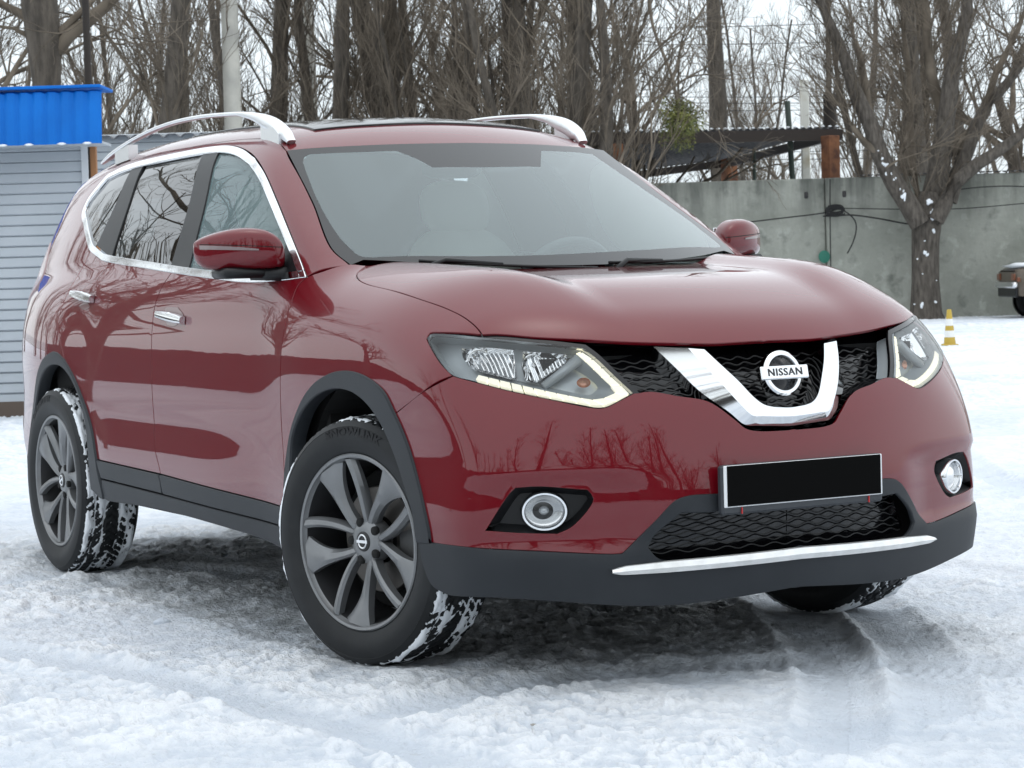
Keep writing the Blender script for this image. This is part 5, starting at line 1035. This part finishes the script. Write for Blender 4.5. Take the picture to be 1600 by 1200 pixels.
# concrete wall: two cast panels
for l0, l1, dep, lb in ((-1.6, 5.996, 44.0, 'weathered concrete wall panel behind the far door mirror'), (6.004, 13.5, 43.93, 'weathered concrete wall panel behind the pollarded tree'), (13.51, 21., 43.93, 'concrete wall panel behind the old brown car'), (21.01, 29., 43.93, 'far right concrete wall panel'), (-9.2, -1.61, 44., 'concrete wall panel hidden behind the red car'), (-17, -9.21, 44., 'far left concrete wall panel')):
    t = tag(bpy.data.objects.new('concrete_wall', None), lb, 'wall', 'cast panels of the yard wall'); C.objects.link(t); t.location = local((l0+l1)/2, dep); t.rotation_euler = (0, 0, YR); hw = (l1-l0)/2
    MB().box((0, .09, 1.33), (hw, .09, 1.36), bev=.015).build('panel', M['wall_concrete'], t, sharp=30)
    mb = MB(); mb.box((-hw+.35 if l0 > 0 else hw-.35, -.012, 2.38), (.035, .014, .06), bev=.012); mb.build('lifting_hole', M['roof_dark'], t)
    if l0 > 0: corr('coping_sheet', -hw+.6, hw, None, .15, .015, M['roof_dark'], t, [(-.06, 2.715, 0, 1), (.25, 2.73, 0, 1)])
# paint spot on the wall, cables
o = MB().lathe([(.0001, -.014), (.10, -.010), (.12, 0)], 'y', 20).build('paint_patch', mat('green_paint', (.02, .16, .11), .6), None, smooth=True); q = at(1288, 401, 43.9); o.location = q; o.rotation_euler = (0, 0, YR); o.scale = (.9, 1, 1.0); tag(o, 'small green paint blot beside the joint of the concrete wall', 'paint blot')
cab = bpy.data.objects.new('wall_cable', None); C.objects.link(cab); tag(cab, 'black cables strung along the concrete wall and round the pollarded tree', 'cable')
for l, r_ in (([(1170, 347), (1220, 341), (1285, 333), (1298, 330), (1310, 326)], .014), ([(1286, 338), (1310, 337), (1330, 336), (1370, 341), (1420, 350), (1470, 354)], .016), ([(1300, 325), (1350, 326), (1420, 327), (1500, 326), (1620, 316)], .010), ([(1310, 325), (1326, 334), (1336, 345), (1338, 358), (1333, 378), (1324, 396)], .013), ([(1440, 308), (1500, 296), (1560, 291), (1620, 292)], .012), ([(1297, 280), (1297, 340), (1298, 410), (1299, 470)], .012)):
    mb = MB(); mb.tube(catmull(np.array([at(x, y, 43.75) for x, y in l]), .08), r_, 6); mb.build('strand', M['wire_black'], cab, smooth=True)
mb = MB(); g = np.random.default_rng(4); c_ = at(1305, 329, 43.72)
for q in range(5): a = np.linspace(0, 2*PI, 20); e_ = g.normal(0, 1, 3); mb.tube([c_+RT*(.16*math.cos(x)*g.uniform(.8, 1.2))+np.array((0, 0, .07*math.sin(x)+.02*q-.04)) for x in a], .012, 5, caps=False)
mb.build('coil', M['wire_black'], cab, smooth=True)
# carport
cp = thing('carport', 'old carport with a dark corrugated roof on rusty posts behind the wall', 'carport')
A_, B_, C_, D_ = at(850, 213, 46.), at(1313, 203, 46.), at(1136, 251, 58.), at(760, 300, 52.)
n_ = 340; V = []
for i in range(n_+1):
    t = i/n_; w_ = .022*math.sin(2*PI*i/8)
    for p, q in ((A_, B_), (D_, C_)): r_ = p+(q-p)*t; V.append((r_[0], r_[1], r_[2]+.05+w_))
mesh_obj('roof', V, [(2*i, 2*i+2, 2*i+3, 2*i+1) for i in range(n_)], M['roof_dark'], cp)
for nm_, p, q, dz, h_ in (('front_beam', A_, B_, -.09, .11), ('rear_beam', D_, C_, -.06, .09), ('side_beam', B_, C_, -.08, .09)):
    p = p+np.array((0, 0, dz)); q = q+np.array((0, 0, dz)); mb = MB(); u_ = (q-p)/np.linalg.norm(q-p); nrm = np.cross(u_, (0, 0, 1.)); v = [e_+nrm*a*.05+np.array((0, 0, b*h_)) for e_ in (p, q) for a in (-1, 1) for b in (-1, 1)]
    mb.add(v, [(0, 1, 3, 2), (4, 6, 7, 5), (0, 4, 5, 1), (2, 3, 7, 6), (0, 2, 6, 4), (1, 5, 7, 3)]); mb.build('beam', mat('beam_dark', (.045, .035, .03), .8), cp)
for px, py, dep, w_ in ((1297, 212, 45.9, .135), (1139, 245, 57.5, .15), (960, 225, 45.9, .13)):
    p = at(px, py, dep); MB().box((0, 0, p[2]/2), (w_, w_, p[2]/2), bev=.012).build('post', M['rust'], cp, sharp=30).location = (p[0], p[1], 0)
mb = MB()
for i in range(0, n_, 8): t = i/n_; r_ = A_+(B_-A_)*t; v, f = superell((r_[0], r_[1], r_[2]+.075), (.03, .05, .018), 2.2, 6, 4); mb.add(v, f)
mb.build('roof_snow', M['snow_stuck'], cp, smooth=True)
# posts and poles
def post(px, py, dep, r_, m, label, cat='pole', name='pole', tilt=0, r1=None, sq=False):
    p = at(px, py, dep); t = MB()
    if sq: t.box((0, 0, p[2]/2), (r_, r_, p[2]/2), bev=r_*.12)
    else: t.tube([(tilt*p[2], 0, 0), (tilt*p[2]*.5, 0, p[2]*.5), (0, 0, p[2])], [r_, (r_+(r1 or r_))/2, r1 or r_], 16)
    o = t.build(name, M[m], None, sharp=40); o.location = (p[0], p[1], 0); o.rotation_euler = (0, 0, YR); return tag(o, label, cat)
post(131, -60, 21., .032, 'pole_wood', 'dark slim pole standing behind the blue awning'); post(355, -80, 40., .17, 'pole_concrete', 'pale round concrete pole behind the silver roof rail', r1=.14); post(475, -80, 50., .20, 'pole_concrete', 'grey mossy concrete pole among the shaggy trees', r1=.16)
post(1230, 158, 49., .06, 'pole_green', 'slim leaning green post between carport roof and white post', 'post', 'fence_post', tilt=.045); post(1256, 125, 50., .085, 'pole_white', 'white square concrete post with rust stains behind the wall', 'post', 'fence_post', sq=True); post(1296, 147, 49., .14, 'pole_wood', 'dark broken post rising above the carport end', 'post', 'fence_post'); post(1178, 232, 52., .04, 'pole_green', 'thin grey post under the carport roof', 'post', 'fence_post')
# wires over the yard
wr = bpy.data.objects.new('overhead_wire', None); C.objects.link(wr); tag(wr, 'thin overhead wires crossing the sky behind the white post', 'wire')
for y0, y1 in ((45, 20), (70, 52), (150, 140), (158, 152), (172, 160), (236, 226), (246, 240)):
    mb = MB(); P = [at(900+q*70, y0+(y1-y0)*q/10+6*math.sin(PI*q/10), 70) for q in range(11)]; mb.tube(P, .010, 4); mb.build('strand', M['wire_black'], wr)
# traffic cone
cn = thing('traffic_cone', 'yellow and white striped traffic cone on the snow near the wall', 'traffic cone', tuple(gd_((1486-800)/FPX*29.7, 29.7)), YR); yl = mat('cone_yellow', (.48, .33, .05), .6); wh = mat('cone_white', (.75, .75, .72), .5); H_ = .465; rr = lambda t: .080-(.080-.028)*t
for t0, t1, m_, nm_ in ((0.02, .24, yl, 'yellow_band'), (.24, .42, wh, 'white_band'), (.42, .555, yl, 'yellow_band'), (.555, .74, wh, 'white_band'), (.74, 1., yl, 'cone_tip')): MB().lathe([(rr(t0), t0*H_), (rr(t1), t1*H_)]+([(.0001, H_)] if t1 == 1 else []), 'z', 28).build(nm_, m_, cn, sharp=40)
MB().box((0, 0, .012), (.095, .095, .014), bev=.006).build('base', yl, cn)
# old brown car at the right edge
def old_car():
    p = gd_((1562-800)/FPX*41.5+.33, 41.5); t = thing('old_car', 'old brown saloon with snow on its boot lid parked by the wall', 'car', tuple(p), YR)      # local x along the car from its tail
    bm_ = mat('brown_paint', (.085, .065, .045), .5, coat=.3); sec_ = [(0.03, .42, .86, .70), (.12, .40, .90, .76), (1.05, .36, .93, .80), (2.9, .36, .92, .80), (4.0, .38, .86, .76), (4.15, .42, .80, .70)]; rows = []
    for x, z0, z1, hw in sec_: rows.append(np.array([(x, sy*hw*k_, z) for sy, k_, z in ((-1, .97, z0), (-1, 1, (z0+z1)/2), (-1, .96, z1-.05), (-1, .88, z1), (1, .88, z1), (1, .96, z1-.05), (1, 1, (z0+z1)/2), (1, .97, z0))])+[0, .8, 0])
    b_ = loft('body', rows, bm_, t, closed_rows=True, sharp=40)[0]; rows = []
    MB().box((.05, .8, .64), (.04, .68, .2)).build('tail_panel', bm_, t)
    for x, z, hw in ((.85, .92, .70), (1.35, 1.36, .56), (2.6, 1.38, .56), (3.2, .92, .70)): rows.append(np.array([(x, .8-hw, z), (x, .8+hw, z)]))
    loft('cabin_roof', rows, mat('old_glass', (.03, .035, .04), .1), t, sharp=10); MB().box((1.98, .8, 1.385), (.64, .55, .03), bev=.02).build('roof_panel', bm_, t)
    for s2 in (-1, 1):
        v = [(.85, .8+s2*.70, .92), (1.35, .8+s2*.56, 1.36), (2.6, .8+s2*.56, 1.38), (3.2, .8+s2*.70, .92)]; mesh_obj('side_window', v, [(0, 1, 2, 3)], M['old_glass'], t, smooth=False)
    mb = MB(); v, f = superell((.50, .8, .94), (.50, .74, .06), 4); mb.add(v, f); v, f = superell((1.98, .8, 1.42), (.66, .56, .05), 4); mb.add(v, f); mb.build('snow_cover', M['snow_stuck'], t, smooth=True)
    mb = MB(); mb.box((.0, .8, .60), (.05, .78, .055), bev=.03); mb.build('bumper', M['satin_silver'], t, sharp=40); MB().box((.03, .8, .48), (.03, .74, .10), bev=.02).build('valance', M['black_plastic'], t)
    for s2 in (-1, 1): MB().box((-.0, .8+s2*.60, .745), (.018, .12, .06), bev=.01).build('tail_light', mat('tail_orange', (.16, .05, .02), .3), t); 
    MB().box((.05, -.005, .70), (.03, .02, .04), bev=.01).build('tail_light', M['tail_orange'], t)
    for x in (.62, 3.2):
        for y in (.12, 1.48):
            w_ = bpy.data.objects.new('wheel', None); C.objects.link(w_); w_.parent = t; w_.location = (x, y, .30); MB().lathe([(.17, -.08), (.28, -.09), (.30, -.06), (.30, .06), (.28, .09), (.17, .08)], 'y', 32).build('tyre', M['rubber'], w_, smooth=True); MB().lathe([(.0001, -.05), (.08, -.06), (.17, -.07)], 'y', 24).build('rim', M['rim_grey'], w_, smooth=True)
            MB().lathe([(.0001, -.03 if y < 1 else .03), (.34, -.13 if y < 1 else .13), (.345, 0)], 'y', 32).build('wheel_housing', M['void_black'], w_)
old_car()
# litter on the snow: twigs and small stones
g = np.random.default_rng(21)
def lump(px, py, s_, label):
    d = ray([(px, py)])[0]; p = CAM+d*(-CAM[2]/d[2]); v, f = superell((0, 0, 0), (s_, s_*.7, s_*.45), 2., 14, 10); v = np.array(v); n3 = vnoise(v[:, 0]/s_*2.1+9, v[:, 1]/s_*2.1+v[:, 2]/s_, int(px)); v = v*(.7+.6*n3[:, None]); o = mesh_obj('ice_clod', v, f, M['snow'] if s_ > .03 else M['clod_dirty'], None, sharp=60); o.location = (p[0], p[1], float(ground_h(np.array([p[0]]), np.array([p[1]]))[0])+s_*.12); o.rotation_euler = (0, 0, g.uniform(0, 6)); tag(o, label, 'snow clod')
noise_col(mat('clod_dirty', (.3, .28, .25), .8), (.20, .18, .15), (.55, .56, .56), 40)
for px, py, s_, lb in ((655, 1115, .014, 'brown edged clod on the snow below the near front wheel'), (833, 1130, .012, 'small dirty clod below the front bumper'), (254, 975, .032, 'wedge shaped ice chunk on the snow between the wheels')): lump(px, py, s_, lb)
# ------------------------------------------------------------------ the side of the yard behind the viewer, seen in the paint and glass
for k, lat, dep, sc, rz, lb in (('sC', -13.7, 19.9, 1.35, .4, 'wide bare tree left of the kiosk, outside the frame'), ('sC', -20., 26., 1.3, 2., 'bare tree far left of the kiosk'), ('pC', -27., 33., 1., 2., 'poplar far left of the kiosk'), ('sB', -31., 27., 1.2, 2., 'spreading tree by the far left fence'), ('pB', -24., 38., 1., 1., 'poplar behind the far left fence'), ('sB', -15., -4., 1.1, 2.4, 'bare tree far left beside the yard'), ('sA', -17., 9., .9, .9, 'bare tree beside the yard left of the car'), ('pD', -24., 3., 1., .9, 'poplar at the left side of the yard'), ('pC', 13., -16., 1., .9, 'poplar behind the viewer far right'), ('pB', -12., -24., 1., .2, 'poplar behind the viewer far left')):
    p = gd_(lat, dep); t = thing('bare_tree', lb, 'tree', tuple(p), rz, 'bare trees round the open side of the yard'); t.scale = (sc, sc, sc)
    for nm_, me in zip(('trunk', 'crown'), KIND[k]): o = bpy.data.objects.new(nm_, me); C.objects.link(o); o.parent = t
for i in range(15):                                          # unseen tree belt, added to darken the reflections in the paint
    a = i/14; p = gd_(-26+56*a, -21-5*math.sin(a*9)-(3 if i % 2 else 0)); k = ('pB', 'pD', 'pC', 'pA', 'pE')[(i*3) % 5]; t = thing('bare_tree', 'bare poplar added behind the viewer to darken the paint reflections', 'tree', tuple(p), i*1.7, 'bare poplars added behind the viewer for the reflections'); t.scale = (1.5, 1.5, 1.05)
    for nm_, me in zip(('trunk', 'crown'), KIND[k]): o = bpy.data.objects.new(nm_, me); C.objects.link(o); o.parent = t
for i, (la, de) in enumerate(((-22, 52), (-27, 47), (-33, 55), (-38, 50), (-44, 58), (-17, 50), (-13, 58), (15, 55), (18, 62), (22, 52), (27, 60), (33, 55), (40, 62))):
    p = gd_(la, de); k = ('pB', 'pC', 'pA', 'sB', 'pD')[i % 5]; t = thing('bare_tree', 'bare tree of the belt beyond the frame', 'tree', tuple(p), i*2.1, 'bare trees of the belt beyond the frame')
    for nm_, me in zip(('trunk', 'crown'), KIND[k]): o = bpy.data.objects.new(nm_, me); C.objects.link(o); o.parent = t
noise_col(mat('fence_brown', (.07, .05, .04), .8), (.018, .014, .012), (.036, .028, .023), 2)
for (l0, d0), (l1, d1), fh, lb in (((-40, 52), (-30, 22), 2.1, 'brown board fence added far left of the kiosk for the reflections'), ((-30, 22), (-27, -8), 2.1, 'brown board fence added along the left of the yard for the reflections'), ((-27, -8), (-4, -30), 2.8, 'brown board fence added to the left behind the viewer for the reflections'), ((-4, -30), (30, -28), 2.8, 'brown board fence added behind the viewer for the reflections')):  # unseen fences, added to put a dark horizon band in the paint
    a, b = gd_(l0, d0), gd_(l1, d1); t = thing('added_fence', lb, 'fence', tuple((a+b)/2), math.atan2(b[1]-a[1], b[0]-a[0])); hl = np.linalg.norm(b-a)/2; mb = MB()
    for x in np.arange(-hl, hl, .16): mb.box((x, 0, fh/2+.03*math.sin(x*2.3)+.02*math.sin(x*9)), (.072, .015, fh/2))
    mb.build('boards', M['fence_brown'], t); mb = MB(); mb.box((0, .05, .5), (hl, .03, .05)); mb.box((0, .05, fh-.5), (hl, .03, .05)); mb.build('rail', M['fence_brown'], t)
